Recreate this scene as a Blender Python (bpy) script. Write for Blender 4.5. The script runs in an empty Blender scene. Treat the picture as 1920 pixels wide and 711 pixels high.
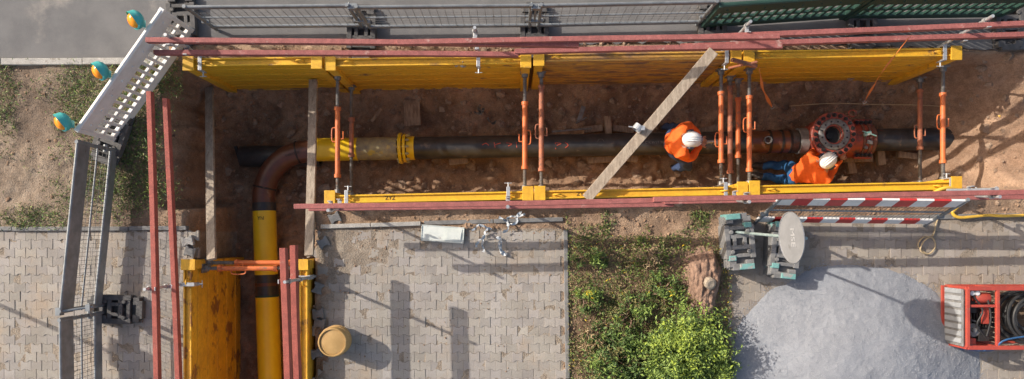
import bpy, bmesh, math, random
import numpy as np
from mathutils import Vector, Matrix
random.seed(7); RNG=np.random.RandomState(11)
SC=bpy.context.scene; COL=SC.collection
H=10.5; F=1400.0; NX,NY=960.0,450.0
def P(px,py,z=0.0):
    s=(H-z)/F; return Vector(((px-NX)*s,(NY-py)*s,z))
V=Vector
# ------------------------------------------------------------------ materials
def mk(name,c1,c2=None,scale=8,rough=.75,bump=0,metal=0,c3=None,t3=.55,s3=3,w3=.08,stretch=(1,1,1),bscale=60,attr=None,fine=0,fd=.70):
    m=bpy.data.materials.new(name); m.use_nodes=True; nt=m.node_tree; N=nt.nodes; L=nt.links
    b=N['Principled BSDF']; b.inputs['Roughness'].default_value=rough; b.inputs['Metallic'].default_value=metal
    g=N.new('ShaderNodeNewGeometry'); mp=N.new('ShaderNodeMapping'); mp.inputs['Scale'].default_value=stretch
    L.new(g.outputs['Position'],mp.inputs['Vector'])
    def noise(sc,det=6):
        n=N.new('ShaderNodeTexNoise'); n.inputs['Scale'].default_value=sc; n.inputs['Detail'].default_value=det; n.inputs['Roughness'].default_value=.65
        L.new(mp.outputs['Vector'],n.inputs['Vector']); return n.outputs['Fac']
    def ramp(f,a,bb):
        r=N.new('ShaderNodeMapRange'); r.interpolation_type='SMOOTHSTEP'; r.inputs['From Min'].default_value=a; r.inputs['From Max'].default_value=bb
        L.new(f,r.inputs['Value']); return r.outputs['Result']
    def mix(f,a,bb,mode='MIX'):
        x=N.new('ShaderNodeMix'); x.data_type='RGBA'; x.blend_type=mode
        if not isinstance(f,(int,float)): L.new(f,x.inputs[0])
        else: x.inputs[0].default_value=f
        for i,c in ((6,a),(7,bb)):
            if isinstance(c,tuple): x.inputs[i].default_value=(c[0],c[1],c[2],1)
            else: L.new(c,x.inputs[i])
        return x.outputs[2]
    if attr:
        a=N.new('ShaderNodeVertexColor'); a.layer_name=attr; col=a.outputs['Color']
        col=mix(ramp(noise(scale),.3,.7),col,mix(1.0,col,c2 or (.6,.6,.6),'MULTIPLY'))
    else:
        col=mix(ramp(noise(scale),.32,.68),c1,c2 or tuple(x*.7 for x in c1))
    if c3: col=mix(ramp(noise(s3,9),t3,t3+w3),col,c3)
    if fine: col=mix(ramp(noise(fine,3),.35,.7),col,mix(1.0,col,(fd,fd,fd),'MULTIPLY'))
    L.new(col,b.inputs['Base Color'])
    if bump:
        bn=N.new('ShaderNodeBump'); bn.inputs['Strength'].default_value=bump; bn.inputs['Distance'].default_value=.02
        L.new(noise(bscale,4),bn.inputs['Height']); L.new(bn.outputs['Normal'],b.inputs['Normal'])
    return m
M={}
M['yel']=mk('yellow_paint',(.83,.48,.025),(.73,.41,.025),5,.5,.10,0,(.34,.18,.06),.60,4,.10,fine=30,fd=.84)
M['yelw']=mk('yellow_paint_worn',(.81,.46,.03),(.69,.37,.03),6,.55,.12,0,(.30,.16,.06),.58,4,.11,(.8,1,1.2),fine=25,fd=.84)
M['yelb']=mk('yellow_paint_rubbed',(.62,.34,.055),(.43,.22,.065),6,.65,.2,0,(.22,.125,.08),.46,4,.16,(.6,1,1.6),fine=25,fd=.82)
M['yelside']=mk('yellow_paint_scuffed',(.82,.45,.03),(.68,.35,.03),5,.55,.15,0,(.30,.13,.035),.545,3.4,.07,(1.3,.7,1),fine=25,fd=.82)
M['pipey']=mk('yellow_pipe_coating',(.86,.56,.02),(.80,.50,.02),6,.32,.03,0,(.66,.42,.07),.68,4,.12)
M['pipeyd']=mk('worn_pipe_coating',(.44,.37,.18),(.24,.20,.14),7,.55,.1,0,(.62,.45,.08),.55,5,.1)
M['black']=mk('black_pipe_coating',(.028,.028,.030),(.056,.052,.050),6,.34,.06,0,(.16,.12,.085),.59,5,.15)
M['bend']=mk('brown_primer',(.15,.054,.03),(.11,.044,.026),7,.30,.05,0,(.22,.12,.08),.62,6,.1)
M['timber']=mk('red_timber_paint',(.40,.13,.115),(.29,.093,.082),9,.75,.15,0,(.48,.30,.26),.60,8,.12,fine=60)
M['timberb']=mk('red_timber_paint_bright',(.44,.11,.08),(.32,.08,.06),9,.75,.15,0,(.48,.27,.21),.63,8,.12,fine=60)
M['plank']=mk('weathered_wood',(.50,.41,.31),(.33,.26,.195),10,.85,.25,0,(.22,.165,.12),.58,9,.1,(3,.6,1),80,fine=60)
M['woodd']=mk('dirty_wood',(.36,.255,.17),(.20,.13,.085),10,.9,.3,0,None,stretch=(3,.7,1))
M['orange']=mk('orange_paint',(.74,.19,.045),(.58,.14,.045),8,.5,.08,0,(.30,.14,.08),.58,9,.1)
M['orust']=mk('rusty_orange_paint',(.50,.17,.075),(.34,.13,.08),9,.65,.15,0,(.20,.105,.07),.5,8,.12)
M['steel']=mk('grey_steel',(.26,.25,.235),(.16,.145,.13),12,.5,.1,.5,(.20,.11,.07),.58,9,.1)
M['darksteel']=mk('dark_steel',(.13,.125,.12),(.08,.075,.07),12,.5,.1,.5,(.16,.09,.06),.58,9,.1)
M['galv']=mk('galvanised_steel',(.58,.59,.59),(.44,.45,.46),14,.4,.04,.5)
M['fenceg']=mk('fence_grey',(.25,.27,.285),(.17,.185,.195),7,.5,.05,.3,(.13,.12,.115),.62,9,.1)
M['fencel']=mk('fence_light_grey',(.40,.41,.42),(.31,.32,.325),7,.5,.05,.1)
M['disc']=mk('sign_back_grey',(.27,.275,.285),(.22,.225,.235),5,.55,.02,.1,(.18,.18,.18),.60,8,.1)
M['discm']=mk('sign_pale_marking',(.42,.42,.43),(.33,.33,.34),20,.6)
M['polem']=mk('faded_pole_paint',(.34,.42,.41),(.26,.33,.32),10,.5,.03,.2)
M['wire']=mk('wire_grey',(.15,.15,.15),(.10,.10,.10),9,.5,0,.4)
M['white']=mk('white_plastic',(.78,.77,.75),(.68,.665,.635),6,.5,.03,0,(.45,.42,.38),.62,7,.1)
M['redr']=mk('red_reflective',(.55,.035,.035),(.44,.035,.03),6,.4,0,0,(.38,.18,.14),.64,9,.1)
M['green']=mk('dark_green_plastic',(.022,.062,.048),(.016,.048,.037),6,.55,.05,0,(.07,.10,.085),.64,9,.1)
M['teal']=mk('teal_plastic',(.07,.46,.44),(.05,.36,.35),8,.5,.04,0,(.28,.34,.32),.62,9,.1)
M['tealp']=mk('faded_teal',(.19,.39,.36),(.125,.31,.285),8,.65,.06,0,(.32,.32,.295),.52,9,.1)
M['amber']=mk('amber_lens',(.92,.36,.02),(.85,.25,.01),14,.15)
M['rubber']=mk('recycled_black_plastic',(.105,.10,.098),(.06,.058,.057),10,.75,.15,0,(.23,.205,.18),.57,9,.12)
M['dgrey']=mk('grey_plastic',(.23,.225,.22),(.15,.146,.14),9,.8,.12,0,(.31,.29,.26),.58,8,.12)
M['concrete']=mk('pale_concrete',(.50,.475,.435),(.39,.37,.335),8,.9,.2,0,(.30,.26,.215),.58,7,.1,fine=70)
M['asphalt']=mk('asphalt',(.20,.195,.192),(.155,.152,.152),2.2,.9,.25,0,(.30,.275,.25),.57,1.3,.16,bscale=180,fine=140)
M['gravel']=mk('grey_grit',(.345,.358,.385),(.285,.297,.322),2.5,.95,.5,0,None,bscale=140,fine=110,fd=.80)
M['gravstone']=mk('grey_chippings',(.36,.373,.40),(.255,.265,.288),60,.95,.3)
M['paver']=mk('paver',(.5,.5,.5),(.84,.82,.80),2.0,.92,.25,0,(.41,.32,.235),.49,1.3,.24,bscale=130,attr='rnd',fine=120,fd=.78)
M['soil']=mk('soil',(.3,.2,.1),(.70,.67,.64),9,.97,1.0,0,None,bscale=45,attr='tint',fine=60,fd=.70)
M['stone']=mk('stone',(.42,.30,.21),(.25,.165,.11),9,.9,.3,fine=50)
M['rubst']=mk('reddish_stone',(.38,.25,.165),(.23,.145,.09),9,.95,.3)
M['tan']=mk('ochre_tub',(.52,.33,.13),(.43,.26,.09),7,.6,.1,0,(.30,.18,.09),.58,8,.1)
M['mred']=mk('machine_red',(.48,.075,.045),(.36,.055,.04),7,.5,.04,0,(.26,.12,.085),.58,9,.1)
M['rustred']=mk('rusty_red_iron',(.40,.075,.042),(.25,.06,.042),9,.55,.15,0,(.12,.062,.05),.52,9,.12)
M['rustdark']=mk('rust_brown_iron',(.20,.085,.056),(.13,.062,.045),9,.6,.15,0,(.32,.095,.058),.57,9,.1)
M['iron']=mk('dark_iron',(.055,.048,.043),(.028,.026,.025),9,.5,.1,.4,(.14,.08,.05),.62,9,.1)
M['rubberhose']=mk('black_hose',(.02,.02,.02),(.035,.035,.035),9,.5)
M['yhose']=mk('yellow_hose',(.76,.47,.05),(.64,.38,.06),8,.5)
M['tanhose']=mk('tan_cable',(.50,.38,.22),(.40,.30,.17),8,.5)
M['strap']=mk('orange_webbing',(.85,.27,.06),(.74,.22,.06),20,.8)
M['hivis']=mk('orange_work_jacket',(.95,.17,.02),(.80,.12,.015),9,.8,.35,bscale=18)
M['navy']=mk('navy_work_trousers',(.045,.075,.16),(.03,.045,.10),12,.85,.25,bscale=30)
M['bluej']=mk('blue_work_trousers',(.03,.14,.33),(.018,.075,.19),12,.85,.25,bscale=30)
M['skin']=mk('skin',(.50,.27,.18),(.44,.23,.15),20,.55)
M['boot']=mk('work_boot',(.06,.045,.035),(.03,.025,.02),12,.7)
M['helmet']=mk('white_helmet',(.82,.82,.80),(.76,.76,.74),9,.3)
M['muff']=mk('dark_ear_muff',(.02,.03,.06),(.015,.02,.04),9,.4)
M['hair']=mk('brown_hair',(.05,.03,.02),(.03,.02,.015),30,.8)
M['redspray']=mk('red_spray_paint',(.62,.10,.05),(.30,.06,.04),20,.7)
M['chalk']=mk('white_marking',(.60,.60,.57),(.40,.39,.37),25,.8)
M['blackm']=mk('black_marking',(.03,.025,.02),(.05,.04,.03),25,.8)
M['foil']=mk('crumpled_plastic',(.60,.63,.66),(.30,.34,.38),14,.35)
M['tray']=mk('pale_tray',(.68,.71,.66),(.57,.61,.57),8,.6,.05,0,(.45,.44,.39),.58,9,.1)
M['blue']=mk('blue_plastic',(.03,.11,.26),(.025,.08,.18),9,.5)
def leafm(n,a,b): return mk(n,a,b,14,.6)
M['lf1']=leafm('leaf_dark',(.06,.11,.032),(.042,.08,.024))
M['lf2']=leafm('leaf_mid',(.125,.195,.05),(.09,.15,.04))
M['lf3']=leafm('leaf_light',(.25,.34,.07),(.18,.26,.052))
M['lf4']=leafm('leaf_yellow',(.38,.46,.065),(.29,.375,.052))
M['lf5']=leafm('leaf_dry',(.42,.31,.17),(.30,.21,.12))
M['lf6']=leafm('leaf_olive',(.27,.245,.09),(.19,.17,.065))
M['fly']=leafm('yellow_flower',(.8,.6,.03),(.7,.5,.03))
M['root']=mk('dead_root',(.40,.255,.18),(.24,.145,.10),6,.95,.9,0,(.52,.38,.29),.57,6,.12,(1,.5,1),bscale=30,fine=22,fd=.6)
# ------------------------------------------------------------------ mesh helpers
def frame_of(d,up=(0,0,1)):
    d=V(d).normalized(); up=V(up)
    if abs(d.dot(up.normalized()))>.98: up=V((0,1,0)) if abs(d.y)<.9 else V((1,0,0))
    s=d.cross(up).normalized(); u=s.cross(d).normalized()
    return d,s,u
def spl(pts,k=6):
    pts=[V(p) for p in pts]; out=[]
    for i in range(len(pts)-1):
        a=pts[max(i-1,0)];b=pts[i];c=pts[i+1];d=pts[min(i+2,len(pts)-1)]
        for j in range(k):
            t=j/k; out.append(.5*((2*b)+(c-a)*t+(2*a-5*b+4*c-d)*t*t+(3*b-a-3*c+d)*t**3))
    out.append(pts[-1]); return out
def worg(o):
    w=V((0,0,0))
    while o: w+=o.location; o=o.parent
    return w
class MB:
    def __init__(s): s.v=[];s.f=[];s.m=[]
    def add(s,vs,fs,mi=0):
        o=len(s.v); s.v.extend([tuple(v) for v in vs]); s.f.extend([tuple(i+o for i in f) for f in fs]); s.m.extend([mi]*len(fs)); return s
    def box(s,c,size,R=None,mi=0):
        c=V(c); vs=[]
        for x in (-.5,.5):
            for y in (-.5,.5):
                for z in (-.5,.5):
                    q=V((x*size[0],y*size[1],z*size[2]))
                    if R: q=R@q
                    vs.append(c+q)
        return s.add(vs,[(0,1,3,2),(4,6,7,5),(0,4,5,1),(2,3,7,6),(0,2,6,4),(1,5,7,3)],mi)
    def beam(s,a,b,w,h,up=(0,0,1),mi=0,n=1,wob=0,mis=None):
        a=V(a);b=V(b);d,sd,u=frame_of(b-a,up); vs=[];ph=random.random()*6; off=len(s.v)
        for i in range(n+1):
            t=i/n; c=a.lerp(b,t)+(sd*math.sin(t*3.1+ph)+u*math.cos(t*2.3+ph))*wob
            for x,y in ((-.5,-.5),(.5,-.5),(.5,.5),(-.5,.5)): vs.append(c+sd*(x*w)+u*(y*h))
        for i in range(n):
            o=i*4; fs=[(o+j,o+(j+1)%4,o+4+(j+1)%4,o+4+j) for j in range(4)]
            if i==0: fs.append((3,2,1,0))
            if i==n-1: fs.append((o+4,o+5,o+6,o+7))
            s.f.extend([tuple(k+off for k in f) for f in fs]); s.m.extend([(mis[i%len(mis)] if mis else mi)]*len(fs))
        s.v.extend([tuple(v) for v in vs]); return s
    def tube(s,pts,r,n=8,mi=0,cap=True):
        pts=[V(p) for p in pts]; m=len(pts); rs=list(r) if isinstance(r,(list,tuple)) else [r]*m
        u=(pts[1]-pts[0]).orthogonal().normalized(); vs=[]
        for i in range(m):
            t=(pts[min(i+1,m-1)]-pts[max(i-1,0)]).normalized(); u=(u-t*u.dot(t)).normalized(); w=t.cross(u)
            for k in range(n):
                a=2*math.pi*k/n; vs.append(pts[i]+(u*math.cos(a)+w*math.sin(a))*rs[i])
        fs=[(i*n+k,i*n+(k+1)%n,(i+1)*n+(k+1)%n,(i+1)*n+k) for i in range(m-1) for k in range(n)]
        if cap: fs.append(tuple(range(n-1,-1,-1))); fs.append(tuple((m-1)*n+k for k in range(n)))
        return s.add(vs,fs,mi)
    def lathe(s,prof,c,axis=(0,0,1),n=28,mi=0):
        c=V(c); d,sd,u=frame_of(axis,(0,1,0) if abs(V(axis).normalized().y)<.9 else (1,0,0)); vs=[]
        for r,t in prof:
            for k in range(n):
                a=2*math.pi*k/n; vs.append(c+d*t+(sd*math.cos(a)+u*math.sin(a))*max(r,1e-4))
        m=len(prof)
        return s.add(vs,[(i*n+k,i*n+(k+1)%n,(i+1)*n+(k+1)%n,(i+1)*n+k) for i in range(m-1) for k in range(n)],mi)
    def sph(s,c,rad,R=None,nu=16,nv=10,v0=-1.0,mi=0):
        c=V(c); vs=[]
        for j in range(nv+1):
            ph=math.asin(max(-1,v0))+(math.pi/2-math.asin(max(-1,v0)))*j/nv
            for i in range(nu):
                th=2*math.pi*i/nu; q=V((rad[0]*math.cos(ph)*math.cos(th),rad[1]*math.cos(ph)*math.sin(th),rad[2]*math.sin(ph)))
                vs.append(c+(R@q if R else q))
        return s.add(vs,[(j*nu+i,j*nu+(i+1)%nu,(j+1)*nu+(i+1)%nu,(j+1)*nu+i) for j in range(nv) for i in range(nu)],mi)
    def build(s,name,mats,parent=None,smooth=False,bevel=0,label=None):
        me=bpy.data.meshes.new(name); o=bpy.data.objects.new(name,me); COL.objects.link(o)
        if parent: org=worg(parent); o.parent=parent
        else:
            a=np.array(s.v); org=V(((a[:,0].min()+a[:,0].max())/2,(a[:,1].min()+a[:,1].max())/2,a[:,2].min())); o.location=org
        me.from_pydata([(x-org.x,y-org.y,z-org.z) for x,y,z in s.v],[],s.f)
        if not isinstance(mats,(list,tuple)): mats=[mats]
        for m in mats: me.materials.append(m)
        if len(mats)>1: me.polygons.foreach_set('material_index',s.m)
        if smooth: me.shade_smooth(); me.set_sharp_from_angle(angle=math.radians(42))
        if bevel:
            b=o.modifiers.new('Bevel','BEVEL'); b.width=bevel; b.segments=2; b.limit_method='ANGLE'; b.angle_limit=math.radians(40)
        me.update()
        if label: o['label']=label
        return o
def thing(name,label,cat,loc,group=None):
    o=bpy.data.objects.new(name,None); COL.objects.link(o); o.location=loc; o.empty_display_size=.1
    o['label']=label; o['category']=cat
    if group: o['group']=group
    return o
def solo(o,label,cat,group=None,kind=None):
    o['label']=label; o['category']=cat
    if group: o['group']=group
    if kind: o['kind']=kind
    return o
def text_into(mb,body,size,c,ux,uy,mi=0,ext=.001):
    cu=bpy.data.curves.new('t','FONT'); cu.body=body; cu.size=size; cu.extrude=ext; cu.align_x='CENTER'; cu.align_y='CENTER'; cu.resolution_u=3
    o=bpy.data.objects.new('t',cu); COL.objects.link(o)
    dg=bpy.context.evaluated_depsgraph_get(); me=bpy.data.meshes.new_from_object(o.evaluated_get(dg))
    ux=V(ux).normalized(); uy=V(uy).normalized(); uz=ux.cross(uy); c=V(c)
    mb.add([c+ux*v.co.x+uy*v.co.y+uz*v.co.z for v in me.vertices],[tuple(p.vertices) for p in me.polygons],mi)
    bpy.data.objects.remove(o); bpy.data.curves.remove(cu); bpy.data.meshes.remove(me)
# ------------------------------------------------------------------ noise
TAB=RNG.rand(256,256)
def vn(x,y):
    xi=np.floor(x).astype(int); yi=np.floor(y).astype(int); fx=x-xi; fy=y-yi
    fx=fx*fx*(3-2*fx); fy=fy*fy*(3-2*fy)
    g=lambda a,b:TAB[a%256,b%256]
    return (g(xi,yi)*(1-fx)+g(xi+1,yi)*fx)*(1-fy)+(g(xi,yi+1)*(1-fx)+g(xi+1,yi+1)*fx)*fy
def fbm(x,y,o=4):
    r=0;a=.5;t=0
    for i in range(o): r=r+a*vn(x*2**i+17*i,y*2**i+5*i); t+=a; a*=.55
    return r/t
def sst(a,b,x):
    t=np.clip((x-a)/(b-a),0,1); return t*t*(3-2*t)
Yu=lambda X:2.38+.0138*(X+4.5)
Yl=lambda X:.60+.021*(X+2.56)
def gpx(X,Y): return X*F/H+NX, NY-Y*F/H
def in_left(px,py): return (px<366)&(py>431+.0*px)
def in_mid(px,py): return (px>603+14*np.sin(py*.05)+6*np.sin(py*.21))&(px<1054)&(py>428)
def in_right(px,py): return (px>1372)&(py>409+(1920-px)*.012)
def in_asph(px,py): return np.where(px<318,py<112,py<82+np.maximum(0,px-1450)*.03)
def ground_parts(X,Y):
    px,py=gpx(X,Y)
    g=-.005+.07*(fbm(X*1.1,Y*1.1)-.5)+.07*(fbm(X*5,Y*5)-.5)
    g=g+.10*np.exp(-((Y-(Yu(X)+.28))/.13)**2)*vn(X*2,Y*2)
    pav=in_left(px,py)|in_mid(px,py)|in_right(px,py)
    g=np.where(pav,-.006+.009*(fbm(X*6,Y*6)-.5),g)
    sand=np.exp(-((px-640)/70)**2-((py-450)/45)**2)+.6*np.exp(-((px-600)/25)**2-((py-600)/90)**2)+.5*np.exp(-((py-412)/14)**2)*(px>1380)
    g=np.where(pav,g+.022*sand*fbm(X*5,Y*5,3)*1.3,g)
    g=np.where(in_asph(px,py),-.06,g)
    e=.09*(fbm(X*3,Y*3)-.5)
    d1=np.minimum(np.minimum((X+4.95)*.5+e*2,8.6-X),np.minimum(Yu(X)+.12-Y,Y-(Yl(X)-.12)))
    d2=np.minimum(np.minimum(X+4.60,-2.80-X),np.minimum(1.2-Y,Y+3.35))
    d=np.maximum(d1,d2)+e*.5
    S=sst(-.03,.13,d)
    fl=-1.63+.22*(fbm(X*1.6,Y*1.6)-.5)+.22*(fbm(X*6,Y*6,3)-.5)
    fl=fl+1.35*sst(6.25,7.7,X)+.35*sst(5.9,6.6,X)*sst(1.6,2.4,Y)
    fl=fl+.30*sst(.28,.0,np.abs(Y-Yl(X)))*sst(-2.6,-2.4,X)+.26*sst(.40,.0,np.abs(Y-Yu(X)))
    fk=sst(.95,.6,np.abs(X-4.35))*sst(1.55,1.3,Y); fl=fl*(1-fk)+(-1.66+.06*(fbm(X*6,Y*6,3)-.5))*fk
    fl=fl+.45*sst(-4.3,-4.95,X)*sst(.3,1.0,Y)
    return g*(1-S)+fl*S, S, pav
def gh(x,y): return float(ground_parts(np.array([x]),np.array([y]))[0][0])
# ------------------------------------------------------------------ ground
def mesh_np(name,verts,faces,mat,cols=None,layer='tint',smooth=True):
    me=bpy.data.meshes.new(name); me.from_pydata(verts.tolist() if hasattr(verts,'tolist') else verts,[],faces.tolist() if hasattr(faces,'tolist') else faces)
    if cols is not None:
        ca=me.color_attributes.new(layer,'FLOAT_COLOR','POINT'); ca.data.foreach_set('color',np.c_[cols,np.ones(len(cols))].ravel().astype(np.float32))
    me.materials.append(mat)
    if smooth: me.shade_smooth()
    o=bpy.data.objects.new(name,me); COL.objects.link(o); return o
xs=np.arange(-9.5,9.51,.034); ys=np.arange(-3.8,5.3,.034)
GX,GY=np.meshgrid(xs,ys); Z,S,PV=ground_parts(GX,GY)
nx,ny=len(xs),len(ys)
verts=np.c_[GX.ravel(),GY.ravel(),Z.ravel()]
ii=np.arange(nx*ny).reshape(ny,nx); faces=np.c_[ii[:-1,:-1].ravel(),ii[:-1,1:].ravel(),ii[1:,1:].ravel(),ii[1:,:-1].ravel()]
w=fbm(GX*1.7+9,GY*1.7,5)[...,None]; w2=fbm(GX*7,GY*7,3)[...,None]; w=sst(.3,.7,w)
ca=np.array([.51,.355,.24]); cb=np.array([.35,.23,.15])
col=ca*w+cb*(1-w)
grey=sst(-4.6,-5.6,GX)[...,None]; col=col*(1-grey)+(np.array([.40,.31,.23])*w+np.array([.25,.185,.135])*(1-w))*grey
trd=S[...,None]; col=col*(1-trd)+(np.array([.49,.31,.195])*w+np.array([.31,.185,.112])*(1-w))*trd
rt=(sst(5.8,7.0,GX)*S)[...,None]; col=col*(1-rt)+(np.array([.54,.36,.24])*w+np.array([.39,.25,.165])*(1-w))*rt
pv=PV[...,None]; col=np.where(pv,np.array([.39,.325,.255]),col)
gx_,gy_=gpx(GX,GY); bed=((gx_>1060)&(gx_<1368)&(gy_>445))[...,None]; col=np.where(bed,col*.75,col)
col=col*(.72+.56*w2)
n0=len(verts); B=400.0
ov=np.array([(-B,-B,-.05),(B,-B,-.05),(B,B,-.05),(-B,B,-.05),(xs[0],ys[0],-.05),(xs[-1],ys[0],-.05),(xs[-1],ys[-1],-.05),(xs[0],ys[-1],-.05)])
verts=np.r_[verts,ov]; cols=np.r_[col.reshape(-1,3),np.tile([.34,.27,.21],(8,1))]
fl=faces.tolist()+[[n0,n0+1,n0+5,n0+4],[n0+1,n0+2,n0+6,n0+5],[n0+2,n0+3,n0+7,n0+6],[n0+3,n0,n0+4,n0+7]]
g=mesh_np('ground',verts,fl,M['soil'],cols); g['kind']='structure'; g['label']='reddish brown soil with open trench cut into it'; g['category']='ground'
# asphalt road
b=MB(); pts=[P(-300,-260,.0),P(2240,-260,.0),P(2240,104,.0)]
for px in range(2200,320,-12):
    pts.append(P(px,80+max(0,px-1450)*.03+random.uniform(-4,5),.0))
pts+= [P(318,112,.0),P(-300,113,.0)]
n=len(pts); b.add(pts+[p-V((0,0,.07)) for p in pts],[tuple(range(n-1,-1,-1))]+[(i,(i+1)%n,n+(i+1)%n,n+i) for i in range(n)])
o=solo(b.build('road',M['asphalt']),'grey asphalt road along the top of the trench','road',kind='structure')
def kerb(name,a,bb,w,h,label,seg=.5,mat='concrete'):
    b=MB(); a=V(a);bb=V(bb); L=(bb-a).length; n=max(1,int(L/seg)); 
    for i in range(n):
        p=a.lerp(bb,i/n+.004/ L); q=a.lerp(bb,(i+1)/n-.004/L); dz=V((0,random.uniform(-.005,.005),random.uniform(-.008,.006)))
        b.beam(p+dz,q+dz,w,h)
    return solo(b.build(name,M[mat],bevel=.008),label,'kerb',kind='structure')
kerb('road_kerb',P(-300,118,.0),P(312,116,.0),.09,.13,'pale flat kerb strip along the asphalt, left of the barrier',1.0)
kerb('paving_kerb',P(1060,430,-.02),P(1066,850,-.02),.06,.10,'pale edging kerb between middle paving and plant bed',.8,'dgrey')
kerb('top_kerb',P(602,425,0),P(790,419,0),.06,.12,'pale edging kerb along top left of middle paving',.6)
kerb('top_edging',P(795,419,-.03),P(1056,412,-.03),.06,.10,'dark edging kerb along top right of middle paving',.7,'dgrey')
kerb('right_kerb',P(1500,410,-.02),P(2220,402,-.02),.07,.10,'grey edging kerb along top of right paving',.8,'dgrey')
kerb('left_kerb',P(-300,430,-.01),P(352,428,-.01),.06,.10,'grey edging kerb along top of left paving',.8,'dgrey')
def paving(name,inside,bx,label,seed,tone,tint=(1.035,.945,.84)):
    rng=random.Random(seed); W,Hh,a=.152,.122,.0115
    x0,y1=P(bx[0],bx[1])[:2]; x1,y0=P(bx[2],bx[3])[:2]
    vs=[];fs=[];cs=[]
    us=[0,.15,.35,.65,.85,1]; sv=[-1,-1,1,1,-1,-1]
    for j in range(int(y0/Hh)-1,int(y1/Hh)+1):
        sg=1 if j%2==0 else -1
        for i in range(int(x0/W)-1,int(x1/W)+1):
            xa=(i+(0 if sg==1 else .5))*W
            bot=[(xa+u*W,j*Hh+a*s) for u,s in zip(us,sv)]; top=[(xa+u*W,(j+1)*Hh-a*s) for u,s in zip(us,sv)]
            poly=bot+top[::-1]; cx=xa+W/2; cy=(j+.5)*Hh
            px,py=gpx(cx,cy)
            if not bool(inside(np.array(px),np.array(py))): continue
            dz=rng.uniform(-.006,.003); tx=rng.uniform(-.03,.03); ty=rng.uniform(-.03,.03); jx=rng.uniform(-.002,.002); jy=rng.uniform(-.002,.002)
            o=len(vs); c=tone*rng.uniform(.86,1.11); cc=(c*tint[0],c*tint[1],c*tint[2]*rng.uniform(.97,1.04))
            for k,(sc,zz) in enumerate(((.945,0),(.988,-.003),(.991,-.05))):
                for x,y in poly:
                    dx,dy=(x-cx)*sc,(y-cy)*sc; vs.append((cx+dx+jx,cy+dy+jy,dz+zz+dx*tx+dy*ty)); cs.append(cc)
            fs.append(tuple(o+k for k in range(12)))
            for r in (0,1): fs+= [(o+r*12+k,o+r*12+12+k,o+r*12+12+(k+1)%12,o+r*12+(k+1)%12) for k in range(12)]
    ob=mesh_np(name,vs,fs,M['paver'],np.array(cs),'rnd',smooth=False); solo(ob,label,'paving',kind='structure')
paving('left_pavement',in_left,(-260,425,372,850),'grey interlocking paving left of the side trench',1,.385)
paving('middle_pavement',in_mid,(590,425,1060,850),'grey interlocking paving between side trench and plants',2,.40)
paving('right_pavement',in_right,(1366,400,2200,850),'grey interlocking paving around the gravel heap',3,.37,(1.06,.93,.79))
# ------------------------------------------------------------------ rubble / stones
def ico_verts():
    bm=bmesh.new(); bmesh.ops.create_icosphere(bm,subdivisions=1,radius=1); v=np.array([x.co[:] for x in bm.verts]); f=np.array([[q.index for q in p.verts] for p in bm.faces]); bm.free(); return v,f
IV,IF=ico_verts()
def rocks(name,pts,sizes,mat,label,cat,flat=.7,jj=.35):
    N=len(pts); k=len(IV)
    jit=1+jj*(RNG.rand(N,k,1)-.5); sc=np.array(sizes)[:,None,None]*(1+.6*(RNG.rand(N,1,3)-.5))*np.array([1,1,flat])
    th=RNG.rand(N)*6.28; c,s=np.cos(th),np.sin(th)
    v=IV[None]*jit*sc; x=v[...,0]*c[:,None]-v[...,1]*s[:,None]; y=v[...,0]*s[:,None]+v[...,1]*c[:,None]
    v=np.stack([x,y,v[...,2]],-1)+np.array(pts)[:,None,:]
    f=(IF[None]+(np.arange(N)*k)[:,None,None]).reshape(-1,3)
    o=mesh_np(name,v.reshape(-1,3),f,mat,smooth=False); return solo(o,label,cat,kind='stuff')
X=RNG.uniform(-7.4,7.8,30000); Y=RNG.uniform(-2.6,3.2,30000); z,s_,pv_=ground_parts(X,Y); px_,py_=gpx(X,Y)
ok=(~pv_)&(~in_asph(px_,py_))&((vn(X*1.5,Y*1.5)+RNG.rand(len(X))*.6)>.60)&((X>-4.9)|(RNG.rand(len(X))<.3))
X,Y,z=X[ok],Y[ok],z[ok]; sz=.006+.024*RNG.rand(len(X))**5
rocks('pebbles',np.c_[X,Y,z+.002],sz,M['rubst'],'small brown pebbles and clods strewn over the soil','pebbles',.7,.6)
X=RNG.uniform(-4.6,7.6,1700); Y=RNG.uniform(.5,2.9,1700); z,s_,pv_=ground_parts(X,Y); px_,py_=gpx(X,Y)
ok=(~pv_)&(~in_asph(px_,py_)); X,Y,z=X[ok],Y[ok],z[ok]
rocks('rubble',np.c_[X,Y,z+.006],.012+.07*RNG.rand(len(X))**5,M['stone'],'larger pale stones lying in and beside the trench','rubble',.6,.8)
X=RNG.uniform(-2.8,.8,6000); Y=RNG.uniform(-2.4,.2,6000); px_,py_=gpx(X,Y)
dn=np.exp(-((px_-650)/70)**2-((py_-455)/40)**2)+.5*np.exp(-((px_-612)/22)**2-((py_-600)/100)**2)+.35*np.exp(-((py_-432)/14)**2)+.03
ok=in_mid(px_,py_)&(RNG.rand(6000)<dn); X,Y=X[ok],Y[ok]
rocks('grit',np.c_[X,Y,np.full(len(X),.002)],.004+.009*RNG.rand(len(X))**3,M['rubst'],'sandy brown grit scattered on the middle paving','grit')
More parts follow.
